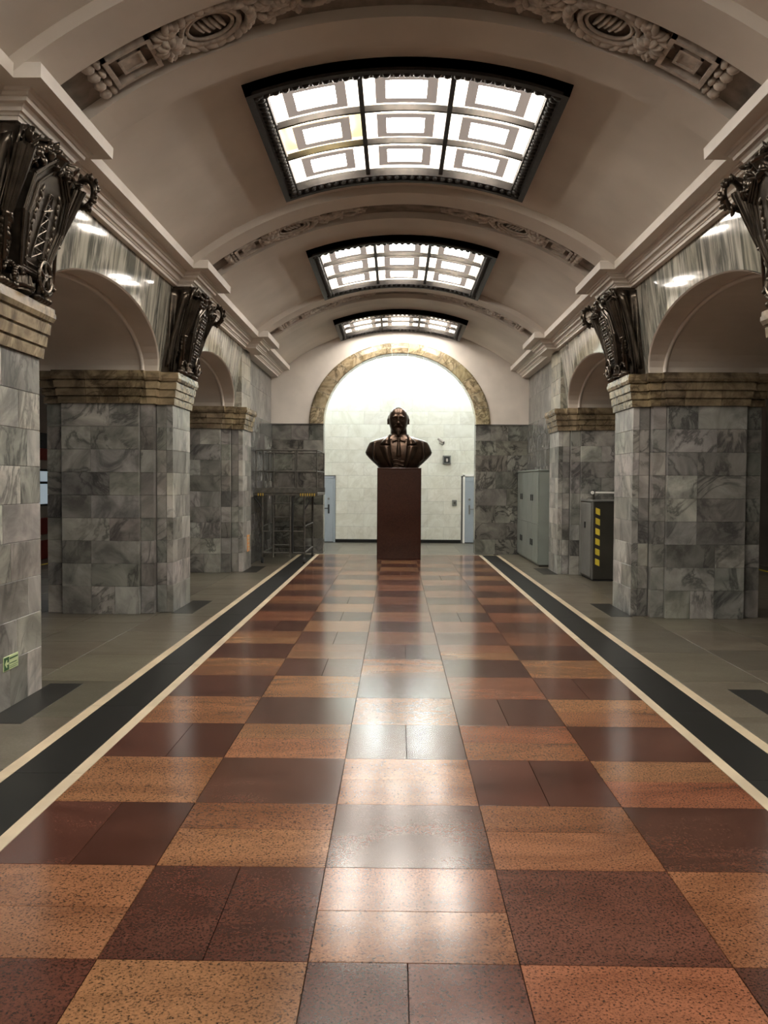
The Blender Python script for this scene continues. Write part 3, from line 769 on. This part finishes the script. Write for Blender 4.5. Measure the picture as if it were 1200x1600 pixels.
def bust():
    t = thing('bust', 'dark bronze bust of a bald bearded man in jacket, waistcoat and tie', 'bust', (-0.02, 18.22, 1.888))
    mb = MB()
    n = 36; V = []; F = []; zs = [w_[0] for w_ in WZ]
    for z in zs:
        w_, d = torso(z); w_ -= 0.02*(z < 0.6); d -= 0.03*(z < 0.6)
        for i in range(n):
            a = 2*pi*i/n; e = 2/2.3
            V.append((w_*math.copysign(abs(cos(a))**e, cos(a)), d*math.copysign(abs(sin(a))**e, sin(a)), z))
    for r in range(len(zs)-1):
        for i in range(n): F.append((r*n+i, r*n+(i+1) % n, (r+1)*n+(i+1) % n, (r+1)*n+i))
    F += [tuple(range(n))[::-1], tuple(range((len(zs)-1)*n, len(zs)*n))]
    mb.add(V, F)
    # head: skull plus jaw
    HC = Vector((-0.01, -0.02, 1.03))
    def skull(u, v):
        ph = pi*v; th = 2*pi*u
        x, y, z = sin(ph)*sin(th), -sin(ph)*cos(th), cos(ph)
        rx, ry, rz = 0.208, 0.245, 0.25
        if z < 0:
            rz = 0.36; q = sqrt(max(1e-9, 1-z*z)); q2 = (1-(-z)**2.9)**(1/2.9); x *= q2/q; y *= q2/q
            k = 1-0.30*(-z)**1.3; rx *= k; ry *= (1-0.10*(-z)**1.3) if y < 0 else (1-0.45*(-z))
        p = Vector((x*rx, y*ry, z*rz))
        if y < -0.2:
            px, pz = p.x, p.z
            f = max(0.0, -y)
            g = lambda cx, cz, sx, sz: math.exp(-((abs(px)-cx)/sx)**2-((pz-cz)/sz)**2)
            p.y -= 0.028*g(0.07, 0.045, 0.06, 0.022)*f            # brow
            p.y += 0.050*g(0.078, -0.005, 0.042, 0.032)*f         # eye sockets
            p.y -= 0.016*g(0.105, -0.09, 0.045, 0.05)*f           # cheekbones
            p.y -= 0.030*g(0.0, -0.28, 0.06, 0.05)*f              # chin
            p.y += 0.018*g(0.0, -0.195, 0.07, 0.014)*f            # mouth line
        return HC+p
    nu, nv = 72, 56; V = [skull(i/nu, j/nv) for j in range(nv+1) for i in range(nu)]; F = []
    for j in range(nv):
        for i in range(nu): F.append((j*nu+i, j*nu+(i+1) % nu, (j+1)*nu+(i+1) % nu, (j+1)*nu+i))
    mb.add(V, F)
    E = lambda c, r, rx=0, ry=0, rz=0: mb.ell(HC+Vector(c), r, Matrix.Rotation(rz, 3, 'Z') @ Matrix.Rotation(ry, 3, 'Y') @ Matrix.Rotation(rx, 3, 'X'), 14, 10)
    E((0, -0.262, -0.055), (0.024, 0.032, 0.075), 0.28); E((0, -0.286, -0.10), (0.030, 0.034, 0.028)); E((-0.03, -0.262, -0.107), (0.02, 0.026, 0.018)); E((0.03, -0.262, -0.107), (0.02, 0.026, 0.018))
    for s in (-1, 1):
        E((s*0.078, -0.196, -0.002), (0.03, 0.026, 0.02))                 # eyeball
        E((s*0.075, -0.235, 0.037), (0.052, 0.02, 0.012), 0, s*0.18, 0)   # eyebrow
        E((s*0.045, -0.243, -0.152), (0.058, 0.028, 0.021), 0, s*0.38, s*0.3)   # moustache
        E((s*0.212, 0.015, -0.045), (0.02, 0.045, 0.068), 0.12, s*0.12, s*0.35)  # ear
        E((s*0.222, 0.0, -0.09), (0.014, 0.022, 0.028))
        E((s*0.19, 0.06, 0.0), (0.04, 0.12, 0.10))                        # hair at the sides
    E((0, -0.238, -0.222), (0.036, 0.022, 0.014)); E((0, -0.238, -0.27), (0.052, 0.045, 0.055), 0.15); E((0, -0.25, -0.325), (0.034, 0.036, 0.05), 0.25)
    mb.tube((-0.005, 0.01, 0.56), (-0.01, 0.01, 0.92), 0.18, 0.165, 20)
    remeshed(mb, 'bust', 'figure', t, 0.011, 3)
    # jacket shell, open in front
    def jk(u, v, sd):
        z = 0.66*v; w_, d = torso(z); off = 0.032 if sd == 0 else -0.02
        # angle so the front opening stays about 0.13 wide each side
        op = 0.13+0.06*v
        fx = min(0.92, op/w_); a0 = math.acos(1-0) ; a0 = math.asin(min(0.95, fx**(2.3/2)))
        a = -pi/2 + a0 + (2*pi-2*a0)*u
        e = 2/2.3
        return ((w_+off)*math.copysign(abs(cos(a))**e, cos(a)), (d+off)*math.copysign(abs(sin(a))**e, sin(a)), z + (0.0 if sd == 0 else 0.0))
    j = MB().sheet(jk, 80, 26).build('jacket', 'bust', t, smooth=True)
    for s in (-1, 1):                                     # lapels
        pl = [(0.125, 0.0, 0.165), (0.138, 0.10, 0.235), (0.148, 0.2, 0.295), (0.156, 0.28, 0.335), (0.165, 0.37, 0.375), (0.172, 0.455, 0.405)]
        def lf(u, v, sd, s=s):
            q = v*(len(pl)-1); k = min(len(pl)-2, int(q)); f = q-k
            xi = pl[k][0]+(pl[k+1][0]-pl[k][0])*f; z = pl[k][1]+(pl[k+1][1]-pl[k][1])*f; xo = pl[k][2]+(pl[k+1][2]-pl[k][2])*f
            x = xi+(xo-xi)*u
            return (s*x, front(x, z)-(0.05+0.055*sin(pi*min(1, u*1.15))**0.7+0.02*u if sd == 0 else 0.0), z)
        lo = MB().sheet(lf, 10, 24).build('lapel', 'bust', j, smooth=True)
        def uf(u, v, sd, s=s):
            z = 0.475+0.235*v; xi = 0.172+0.02*v; xo = (0.385*(1-v)+0.215*v); x = min(xi+(xo-xi)*u, torso(z)[0]*0.97)
            return (s*x, front(x, z)-(0.05+0.055*sin(pi*u)**0.7 if sd == 0 else 0.0), z+0.03*u*(1-v))
        MB().sheet(uf, 10, 10).build('collar', 'bust', j, smooth=True)
        def sl(u, v, sd, s=s):                             # sleeve seam fold
            z = 0.10+0.44*v; x = (0.45+0.03*sin(3*v))*min(1, torso(z)[0]/0.56)+0.07*u
            return (s*x, front(x, z)-(0.09*sin(pi*u)+0.02 if sd == 0 else 0), z)
        MB().sheet(sl, 4, 16).build('sleeve_fold', 'bust', j, smooth=True)
        def sc(u, v, sd, s=s):                             # shirt collar wing
            z = 0.60+0.10*v-0.06*u*(1-v); x = 0.02+0.12*u
            return (s*x, front(x, z)-(0.04 if sd == 0 else 0), z)
        MB().sheet(sc, 6, 4).build('shirt_collar', 'bust', t)
        def ve(u, v, sd, s=s):                             # waistcoat edges
            z = 0.20+0.34*v; x = 0.015+0.13*v+0.03*u
            return (s*x, front(x, z)+0.03-(0.05 if sd == 0 else 0), z)
        MB().sheet(ve, 3, 10).build('waistcoat_edge', 'bust', t)
    tie = MB()
    def tf(u, v, sd):
        z = 0.24+0.36*v; hw = 0.026+0.03*(1-v); x = (u*2-1)*hw
        return (x, front(x, z)-(0.03+0.02*cos((u*2-1)*pi/2) if sd == 0 else 0), z)
    tie.sheet(tf, 6, 12); tie.ell((0, front(0, 0.60)-0.03, 0.60), (0.04, 0.03, 0.04)); tie.build('tie', 'bust', t, smooth=True)
    for z in (0.03, 0.11, 0.19): MB().ell((0.0, front(0, z)-0.006, z), (0.016, 0.012, 0.016)).build('button', 'bust', t, smooth=True)
    for z in (0.07, 0.15): 
        def fo(u, v, sd, z=z): x = -0.12+0.24*u; return (x, front(x, z)+0.03-(0.05*sin(pi*v) if sd == 0 else 0), z-0.03+0.06*v+0.02*sin(5*u))
        MB().sheet(fo, 12, 4).build('waistcoat_fold', 'bust', t, smooth=True)
bust()

# ================================================================== BRONZE RELIEFS ON THE PILLARS
def lean(z): return 0.07+0.27*(max(z, 0)/1.05)**1.25
def relief_parts(variant):
    """list of (name, MB, smooth, [children]) in local space: x out to the hall, y along the wall, z up from the impost"""
    out = []; rnd = random.Random(11+variant)
    ring = []
    for k in range(7):
        z = 1.04*k/6; n_ = lean(z)-0.03; hw = 0.35+0.05*(z/1.04); ring.append(([(0.0, -hw), (n_*0.8, -hw), (n_, -hw*0.75), (n_, hw*0.75), (n_*0.8, hw), (0.0, hw)], z))
    out.append(('backing', ring_loft(MB(), ring), False))
    # hanging banners, pleated
    for s in (-1, 1):
        for b in range(2):
            def bf(u, v, sd, s=s, b=b):
                z = 1.0-0.86*v-0.05*b; wd = 0.17*(1-0.35*v)
                y = s*(0.25+0.11*b+0.04*v*(1-b)+wd*(u-0.35)); pl = 0.028*sin(u*5*pi+b)*(0.5+v*0.5)
                return (lean(z)-0.055*b-(0.03 if sd else 0)+pl-0.03*u, y, z+0.05*sin(2.5*u+b))
            out.append(('banner', MB().sheet(bf, 16, 14), True))
        # staffs behind banners
        p = MB().tube((0.10, s*0.36, 0.05), (0.26, s*0.40, 1.02), 0.022, 0.02, 10).tube((0.16, s*0.40, 0.15), (0.22, s*0.43, 0.92), 0.014, 0.014, 8)
        for z in (0.25, 0.45, 0.65): p.torus((0.10+0.16*z, s*(0.36+0.04*z), z), 0.024, 0.008, (0.15, 0, 1), 12, 6)
        out.append(('staff', p, True))
        # fluted torch handle and wreath near the top
        tp = MB(); q0 = Vector((lean(0.45)+0.02, s*0.40, 0.45)); q1 = Vector((lean(0.8)+0.07, s*0.45, 0.86))
        tp.tube(q0, q1, 0.032, 0.058, 12)
        for k in range(8):
            a = 2*pi*k/8; o1 = Vector((cos(a), sin(a), 0)); tp.tube(q0+o1*0.030, q1+o1*0.055, 0.010, 0.016, 6)
        tp.torus(q0, 0.03, 0.012, q1-q0, 14, 6); out.append(('torch', tp, False))
        wp = MB(); wc = Vector((0.39, s*0.45, 0.85)); wp.torus(wc, 0.10, 0.024, (0.5, s*0.85, 0), 22, 8)
        for k in range(26):
            a = 2*pi*k/26; ax = Vector((0.5, s*0.85, 0)).normalized(); e1 = Vector((0, 0, 1)); e2 = ax.cross(e1); d = e1*cos(a)+e2*sin(a)
            wp.ell(wc+d*(0.108+rnd.uniform(-0.012, 0.02))+ax*rnd.uniform(-0.02, 0.02), (0.034, 0.016, 0.022), d.to_track_quat('X', 'Z').to_matrix() @ Matrix.Rotation(rnd.uniform(-.7, .7), 3, 'Z'), 6, 4)
        out.append(('wreath%+d' % s, wp, True))
        # drapery knot under the torch
        dk = MB()
        for k in range(9):
            z = 0.46-0.035*k; dk.ell((lean(z)+0.01+rnd.uniform(-0.01, 0.01), s*(0.385-0.008*k), z), (0.04, 0.055+rnd.uniform(-0.01, 0.012), 0.032), Matrix.Rotation(s*0.5, 3, 'X'), 8, 6)
        out.append(('drapery', dk, True))
        # scroll at the foot
        sp = MB(); pr = None
        for k in range(26):
            a = k*0.42; rr = 0.075*(1-k/30); p_ = Vector((0.13+0.004*k, s*(0.27+rr*cos(a)), 0.10+rr*sin(a)))
            if pr is not None: sp.tube(pr, p_, 0.016, n=7)
            pr = p_
        for k in range(5): sp.ell((0.12, s*(0.18+0.05*k), 0.028), (0.045, 0.034, 0.03), None, 8, 6)
        out.append(('scroll', sp, True))
        def sd_(u, v, sd, s=s):
            z = 1.0-0.98*v; x = (lean(z)-0.02)*u; return (x, s*(0.40+0.02*v*0+0.022*sin(u*4*pi+1.5*v)+0.02*(1-v)+(0.02 if sd == 0 else -0.01)), z)
        out.append(('side_drapery', MB().sheet(sd_, 20, 12), True))
    # elongated six sided shield
    hexo = [(0, 0.95), (0.30, 0.74), (0.325, 0.50), (0.19, 0.15), (-0.19, 0.15), (-0.325, 0.50), (-0.30, 0.74)]
    def hp(y, z, d): return (lean(z)+d+0.055, y, z)
    sc = lambda k: [(y*k, 0.49+(z-0.49)*(1-(1-k)*0.6)) for y, z in hexo]
    sh = MB().prism(sc(1.0), -0.07, 0.025, hp); out.append(('shield', sh, False))
    rim = MB()
    for k, r_ in ((1.0, 0.014), (0.9, 0.007), (0.74, 0.010)):
        pp = sc(k); pp = pp+[pp[0]]
        for (a, b), (c, d) in zip(pp, pp[1:]):
            nn = 4
            for q in range(nn):
                u0, u1 = q/nn, (q+1)/nn
                rim.tube(hp(a+(c-a)*u0, b+(d-b)*u0, 0.03), hp(a+(c-a)*u1, b+(d-b)*u1, 0.03), r_, n=6)
    out.append(('shield_rim', rim, False))
    if variant == 0:                                       # lattice mast
        mb = MB(); zz = [0.24+0.075*k for k in range(7)]; wd = lambda z: 0.085-0.06*(z-0.24)/0.45
        for s in (-1, 1):
            for a, b in zip(zz, zz[1:]): mb.tube(hp(s*wd(a), a, 0.035), hp(s*wd(b), b, 0.035), 0.006, n=6)
        for k, (a, b) in enumerate(zip(zz, zz[1:])):
            mb.tube(hp(-wd(a), a, 0.035), hp(wd(b), b, 0.035), 0.0045, n=5).tube(hp(wd(a), a, 0.035), hp(-wd(b), b, 0.035), 0.0045, n=5).tube(hp(-wd(b), b, 0.035), hp(wd(b), b, 0.035), 0.0045, n=5)
        mb.tube(hp(-0.055, 0.56, 0.035), hp(0.055, 0.60, 0.04), 0.008, n=6)
        out.append(('lattice_mast', mb, False))
    else:                                                  # ladder of bars and studs
        mb = MB()
        for k in range(8):
            z = 0.24+0.068*k; p0, p1 = hp(-0.115, z, 0.036), hp(0.115, z, 0.036); mb.tube(p0, p1, 0.011, n=6)
            for y in (-0.055, 0.055): mb.ell(hp(y, z+0.034, 0.036), (0.018, 0.034, 0.019), None, 8, 6)
        for s in (-1, 1): mb.tube(hp(s*0.118, 0.22, 0.034), hp(s*0.118, 0.76, 0.034), 0.009, n=6)
        out.append(('ladder_bars', mb, False))
    # leaves on the shield field
    for s in (-1, 1):
        lf = MB()
        for k in range(14):
            u = k/13; z = 0.2+0.50*u; lf.ell(hp(s*(0.135+0.03*sin(pi*u)), z, 0.028), (0.012, 0.015, 0.036), Matrix.Rotation(s*(0.4 if k % 2 else -0.3), 3, 'X'), 6, 4)
        out.append(('laurel', lf, True))
    # toothed wheel and drum at the foot
    g = MB(); gc = Vector((lean(0.13)+0.13, 0.12, 0.15)); ax = (1, 0, 0)
    g.torus(gc, 0.105, 0.015, ax, 26, 8).torus(gc, 0.020, 0.010, ax, 12, 6)
    for k in range(5): a = 2*pi*k/5+0.3; g.tube(gc+Vector((0, cos(a)*0.02, sin(a)*0.02)), gc+Vector((0, cos(a)*0.10, sin(a)*0.10)), 0.012, n=6)
    for k in range(16): a = 2*pi*k/16; c = gc+Vector((0, cos(a)*0.122, sin(a)*0.122)); g.ell(c, (0.012, 0.010, 0.010), None, 6, 4)
    out.append(('gear_wheel', g, False))
    d = MB().tube((0.05, -0.02, 0.02), (0.05, -0.02, 0.20), 0.13, 0.11, 18).torus((0.05, -0.02, 0.05), 0.135, 0.014, (0, 0, 1), 20, 6).torus((0.05, -0.02, 0.18), 0.12, 0.014, (0, 0, 1), 20, 6)
    for k in range(7): a = -0.9+0.3*k; d.tube((0.05+0.12*cos(a), -0.02+0.13*sin(a), 0.06), (0.05+0.112*cos(a), -0.02+0.12*sin(a), 0.17), 0.008, n=5)
    out.append(('drum', d, False))
    # foliage and fruit crowning the group under the cornice
    fl = MB()
    for k in range(120):
        y = rnd.uniform(-0.42, 0.42); z = 0.93+rnd.uniform(-0.09, 0.10)-0.14*abs(y); x = lean(0.95)-0.02+rnd.uniform(-0.10, 0.11)*(1-abs(y)*0.8)
        R = Matrix.Rotation(rnd.uniform(0, 6.3), 3, 'Z') @ Matrix.Rotation(rnd.uniform(-1, 1), 3, 'Y') @ Matrix.Rotation(rnd.uniform(-1, 1), 3, 'X')
        fl.ell((x, y, z), (0.058, 0.030, 0.012), R, 6, 4)
    for k in range(10): fl.ell((lean(0.9)+rnd.uniform(0, 0.08), rnd.uniform(-0.36, 0.36), 0.88+rnd.uniform(-0.04, 0.06)), (0.036,)*3, None, 8, 6)
    out.append(('foliage', fl, True))
    hp_ = MB().tube((lean(0.8)+0.02, 0, 0.80), (lean(0.95)+0.05, 0, 0.95), 0.045, 0.075, 14).torus((lean(0.95)+0.05, 0, 0.95), 0.07, 0.016, (0.3, 0, 1), 16, 6)
    out.append(('torch_cup', hp_, False))
    return out
RLAB = {(1, -1): 'dark bronze relief with lattice mast shield and spoked wheel, at left picture edge', (1, 1): 'dark bronze relief cut off by the right picture edge above the near arch',
        (2, -1): 'dark bronze relief with ladder shield on the whole left pillar', (2, 1): 'dark bronze relief with ladder shield on the whole right pillar'}
protos = {}
for i in (1, 2):
    v = 0 if i == 1 else 1
    meshes = [(nm, mb.mesh(nm, 'bronze', sm)) for nm, mb, sm in relief_parts(v)]
    for s in (-1, 1):
        t = thing('bronze_relief', RLAB[(i, s)], 'relief', (s*2.80, PY(i), IMP1+0.001), 0 if s < 0 else pi, 'bronze reliefs on the pillars')
        for nm, me in meshes:
            if nm.startswith('wreath'):
                if nm != ('wreath+1' if s < 0 else 'wreath-1'): continue
                nm = 'wreath'
            o = link(nm, me, t)
            if s > 0 and nm == 'gear_wheel': o.scale = (1, -1, 1)

# ================================================================== PLATFORM HALLS
for s in (-1, 1):
    xs = sorted((s*7.15, s*7.2))
    pm = MB().box(xs[0], Y_BACK, -1.3, xs[1], 23.5, -0.03)
    xs = sorted((s*7.2, s*10.2)); pm.box(xs[0], Y_BACK, -1.4, xs[1], 23.5, -1.3)
    pm.build('floor_track_'+side_name[s], 'black', kind='structure')
    xs = sorted((s*10.1, s*10.3)); xu = sorted((s*9.9, s*10.3))
    wm = MB().box(xs[0], Y_BACK, -1.3, xs[1], 23.5, 2.35).build('wall_track_'+side_name[s], 'black', kind='structure')
    MB().box(xu[0], Y_BACK, 2.35, xu[1], 23.5, 5.3).build('upper_wall', 'plaster', wm)
    # ceiling: shallow vault
    V = []; F = []; K2 = 16
    for Y in (Y_BACK, 23.5):
        for q in range(K2+1): V.append((s*(7.13-cos(pi*q/K2)*2.85), Y, 3.9+sin(pi*q/K2)*1.2))
    for q in range(K2): F.append((q, q+1, K2+2+q, K2+1+q))
    MB().add(V, F).build('ceiling_platform_'+side_name[s], 'plaster', smooth=True, kind='structure')
    xs = sorted((s*4.3, s*10.3)); MB().box(xs[0], 23.5, -1.4, xs[1], 23.7, 5.4).build('wall_platform_end_'+side_name[s], 'plaster', kind='structure')
    for k in range(5):
        y = -1.0+4.8*k
        t = thing('platform_lamp', 'fluorescent lamp above the %s platform, number %s from the camera end' % (side_name[s], ('one', 'two', 'three', 'four', 'five')[k]), 'lamp', (s*5.9, y, 4.85), group='fluorescent platform lamps')
        MB().cbox(-0.1, -0.75, 0.0, 0.1, 0.75, 0.06).build('housing', 'white', t)
        MB().tube((0, -0.72, -0.04), (0, 0.72, -0.04), 0.035, n=8).build('tube', 'tube', t)
MB().box(-10.3, Y_BACK-0.2, -1.4, 10.3, Y_BACK, 5.4).build('wall_rear', 'plaster', kind='structure')
# train at the left platform
t = thing('train', 'red and grey metro carriage standing at the left platform', 'train', (-7.3, 12.0, 0))
MB().cbox(-2.6, -10.5, -0.25, 0.0, 10.5, 2.25, 0.05).build('body', 'traingrey', t)
V = []; F = []
for Y in (-10.5, 10.5):
    for q in range(9): V.append((-1.3+cos(pi*q/8)*1.3, Y, 2.25+sin(pi*q/8)*0.45))
for q in range(8): F.append((q, q+1, 10+q, 9+q))
F += [tuple(range(9)), tuple(range(9, 18))]
MB().add(V, F).build('roof', 'black', t)
for z0, z1 in ((2.0, 2.24), (0.48, 0.82), (-0.02, 0.36)): MB().cbox(-0.02, -10.48, z0, 0.012, 10.48, z1).build('stripe', 'trainred', t)
MB().cbox(-0.05, -10.48, -0.25, 0.008, 10.48, -0.025).build('sill', 'black', t)
for k in range(12):
    y = -9.6+1.72*k
    wo = MB().cbox(-0.02, y-0.62, 1.06, 0.015, y+0.62, 1.82, 0.012).build('window', 'rubber', t)
    MB().cbox(-0.01, y-0.56, 1.10, 0.019, y+0.56, 1.52, 0.01).build('pane', 'trainlight', wo); MB().cbox(-0.01, y-0.56, 1.56, 0.019, y+0.56, 1.78, 0.01).build('pane', 'trainlight', wo)

# ================================================================== LOOSE THINGS
# wheeled scaffold on the left
t = thing('scaffold', 'wheeled steel scaffold with railed platform and ladder in the left corner', 'scaffold', (-2.25, 17.55, 0))
def bar(nm, p, q, r=0.02, mat='rust', par=t): return MB().tube(p, q, r, n=8).build(nm, mat, par)
X0, X1, Ya, Yb = -0.42, 0.40, -0.80, 0.85
for x in (X0, X1):
    for y in (Ya, Yb):
        bar('leg', (x, y, 0.17), (x, y, 1.32))
        cst = MB().tube((x, y, 0.06), (x, y, 0.17), 0.018, n=8).build('caster_fork', 'darksteel', t)
        MB().tube((x-0.02, y, 0.06), (x+0.02, y, 0.06), 0.06, n=16).build('wheel', 'rubber', cst)
    bar('base_rail', (x, Ya, 0.2), (x, Yb, 0.2)); bar('side_rail', (x, Ya, 0.72), (x, Yb, 0.72), 0.016)
    bar('brace', (x, Ya, 1.05), (x+(0.16 if x > 0 else -0.16), Ya, 1.30), 0.018, 'rubber')
for y in (Ya, Yb):
    bar('base_rail', (X0, y, 0.2), (X1, y, 0.2)); bar('cross_rail', (X0, y, 0.62), (X1, y, 0.62), 0.014)
for x in (-0.20, 0.13): bar('ladder_stile', (x, Ya-0.05, 0.12), (x, Ya-0.02, 1.34), 0.02)
for k in range(4): bar('rung', (-0.2, Ya-0.045, 0.36+0.27*k), (0.13, Ya-0.045, 0.36+0.27*k), 0.013)
bar('post', (0.17, Ya, 0.2), (0.17, Ya, 1.3), 0.022, 'rubber')
MB().cbox(-0.56, -0.85, 1.32, 0.66, 0.9, 1.37).build('platform', 'rust', t)
MB().cbox(-0.56, -0.87, 1.37, 0.66, -0.85, 1.47).cbox(-0.56, 0.9, 1.37, 0.66, 0.92, 1.47).build('toe_board', 'rust', t)
for x in (-0.54, -0.40, -0.20, 0.22, 0.26, 0.64): bar('guard_post', (x, Ya, 1.37), (x, Ya, 2.2), 0.014)
for x in (-0.54, 0.05, 0.64): bar('guard_post', (x, Yb, 1.37), (x, Yb, 2.2), 0.014)
for z in (1.79, 2.2):
    for y in (Ya, Yb): bar('guard_rail', (-0.54, y, z), (0.64, y, z), 0.015)
    for x in (-0.54, 0.64): bar('guard_rail', (x, Ya, z), (x, Yb, z), 0.015)
for k in range(7):
    MB().cbox(0.32+0.045*k, -0.874, 1.31, 0.342+0.045*k, -0.868, 1.365).build('hazard_mark', 'yellow', t, color=(0.5, 0.42, 0.5))
for k in range(3): MB().cbox(-0.5+0.045*k, -0.874, 1.31, -0.478+0.045*k, -0.868, 1.365).build('hazard_mark', 'yellow', t, color=(0.5, 0.42, 0.5))

# striped cabinet and barrier arm on the right
t = thing('cabinet', 'dark steel cabinet with a column of yellow marks beside the right pillar', 'cabinet', (3.12, 14.02, 0), 0.02)
MB().cbox(0, 0, 0.03, 0.85, 0.80, 1.29, 0.008).build('body', 'darksteel', t)
MB().cbox(0.02, 0.02, 0, 0.83, 0.78, 0.03).build('plinth', 'rubber', t)
MB().cbox(-0.015, -0.015, 1.29, 0.865, 0.815, 1.315).build('lid', 'steel', t)
MB().cbox(-0.018, 0.05, 0.06, -0.001, 0.75, 1.27, 0.006).build('side_panel', 'steel', t)
MB().cbox(-0.008, -0.008, 0.03, 0.02, 0.02, 1.29).build('corner_strip', 'steel', t)
for k in range(6):
    z = 1.10-0.165*k; MB().prism([(0.05, z), (0.12, z-0.03), (0.12, z+0.07), (0.05, z+0.10)], -0.006, 0.001, lambda a, b, c: (a, c, b)).build('yellow_mark', 'yellow', t)
MB().tube((-0.03, 0.40, 0.85), (-0.03, 0.40, 0.95), 0.012).build('handle', 'rubber', t)
t = thing('barrier_arm', 'short white barrier arm on a post above the striped cabinet', 'barrier', (3.25, 14.55, 1.316))
MB().tube((0, 0, 0), (0, 0, 0.13), 0.02).build('post', 'darksteel', t)
MB().cbox(-0.01, -0.02, 0.105, 0.55, 0.02, 0.135).build('arm', 'white', t)
MB().ell((-0.02, -0.02, 0.12), (0.045, 0.04, 0.045)).build('pivot', 'rubber', t); MB().tube((-0.03, -0.055, 0.12), (-0.03, -0.07, 0.12), 0.03, n=12).build('pivot_cap', 'white', t)

# grey-green metal locker along the right end wall
t = thing('locker', 'long grey green metal locker against the wall near the right end', 'locker', (2.73, 17.74, 0))
MB().cbox(-0.095, -1.4, 0.04, 0.10, 1.38, 1.82).build('body', 'greenmetal', t)
MB().cbox(-0.08, -1.38, 0, 0.10, 1.36, 0.04).build('plinth', 'darksteel', t)
MB().cbox(-0.115, -1.42, 1.82, 0.10, 1.40, 1.85).build('top', 'greenmetal', t)
for k in range(4):
    y0 = -1.39+0.692*k
    for z0, z1 in ((0.06, 0.80), (0.81, 1.80)):
        d = MB().cbox(-0.11, y0+0.005, z0, -0.096, y0+0.685, z1, 0.004).build('door', 'greenmetal', t, color=jit((1, 1, 1), 0.08))
        MB().tube((-0.125, y0+(0.1 if k % 2 else 0.6), (z0+z1)/2-0.06), (-0.125, y0+(0.1 if k % 2 else 0.6), (z0+z1)/2+0.06), 0.01).build('handle', 'rubber', d)

# evacuation sign on the near left pillar, orange plate on the far left pillar
t = thing('exit_sign', 'small green and pale exit arrow sign low on the left edge pillar', 'sign', (-2.754, 5.945, 0.318))
MB().cbox(0, -0.115, -0.05, 0.006, 0.115, 0.05, 0.002).build('plate', 'palegreen', t)
MB().cbox(0.005, -0.11, -0.045, 0.0075, -0.035, 0.045, 0.001).build('arrow_field', 'green', t)
MB().prism([(-0.10, 0), (-0.075, 0.028), (-0.065, 0.022), (-0.075, 0.008), (-0.045, 0.008), (-0.045, -0.008), (-0.075, -0.008), (-0.065, -0.022), (-0.075, -0.028)], 0.007, 0.009, lambda a, b, c: (c, a, b)).build('arrow', 'palegreen', t)
for k, (a, h) in enumerate(((0.028, 0.010), (-0.006, 0.006), (-0.024, 0.003), (-0.036, 0.003))): MB().cbox(0.005, -0.025, a-h/2, 0.0075, 0.105-0.02*(k % 2), a+h/2, 0.0005).build('text_line', 'green', t)
t = thing('orange_plate', 'narrow orange plate with cream marks on the far left pillar', 'sign', (-2.754, 15.62, 0.47))
MB().cbox(0, -0.11, -0.15, 0.008, 0.11, 0.15, 0.002).build('plate', 'orange', t)
for k in range(4): MB().cbox(0.007, -0.06, -0.12+0.065*k, 0.0095, 0.06, -0.08+0.065*k, 0.001).build('mark', 'strip', t)
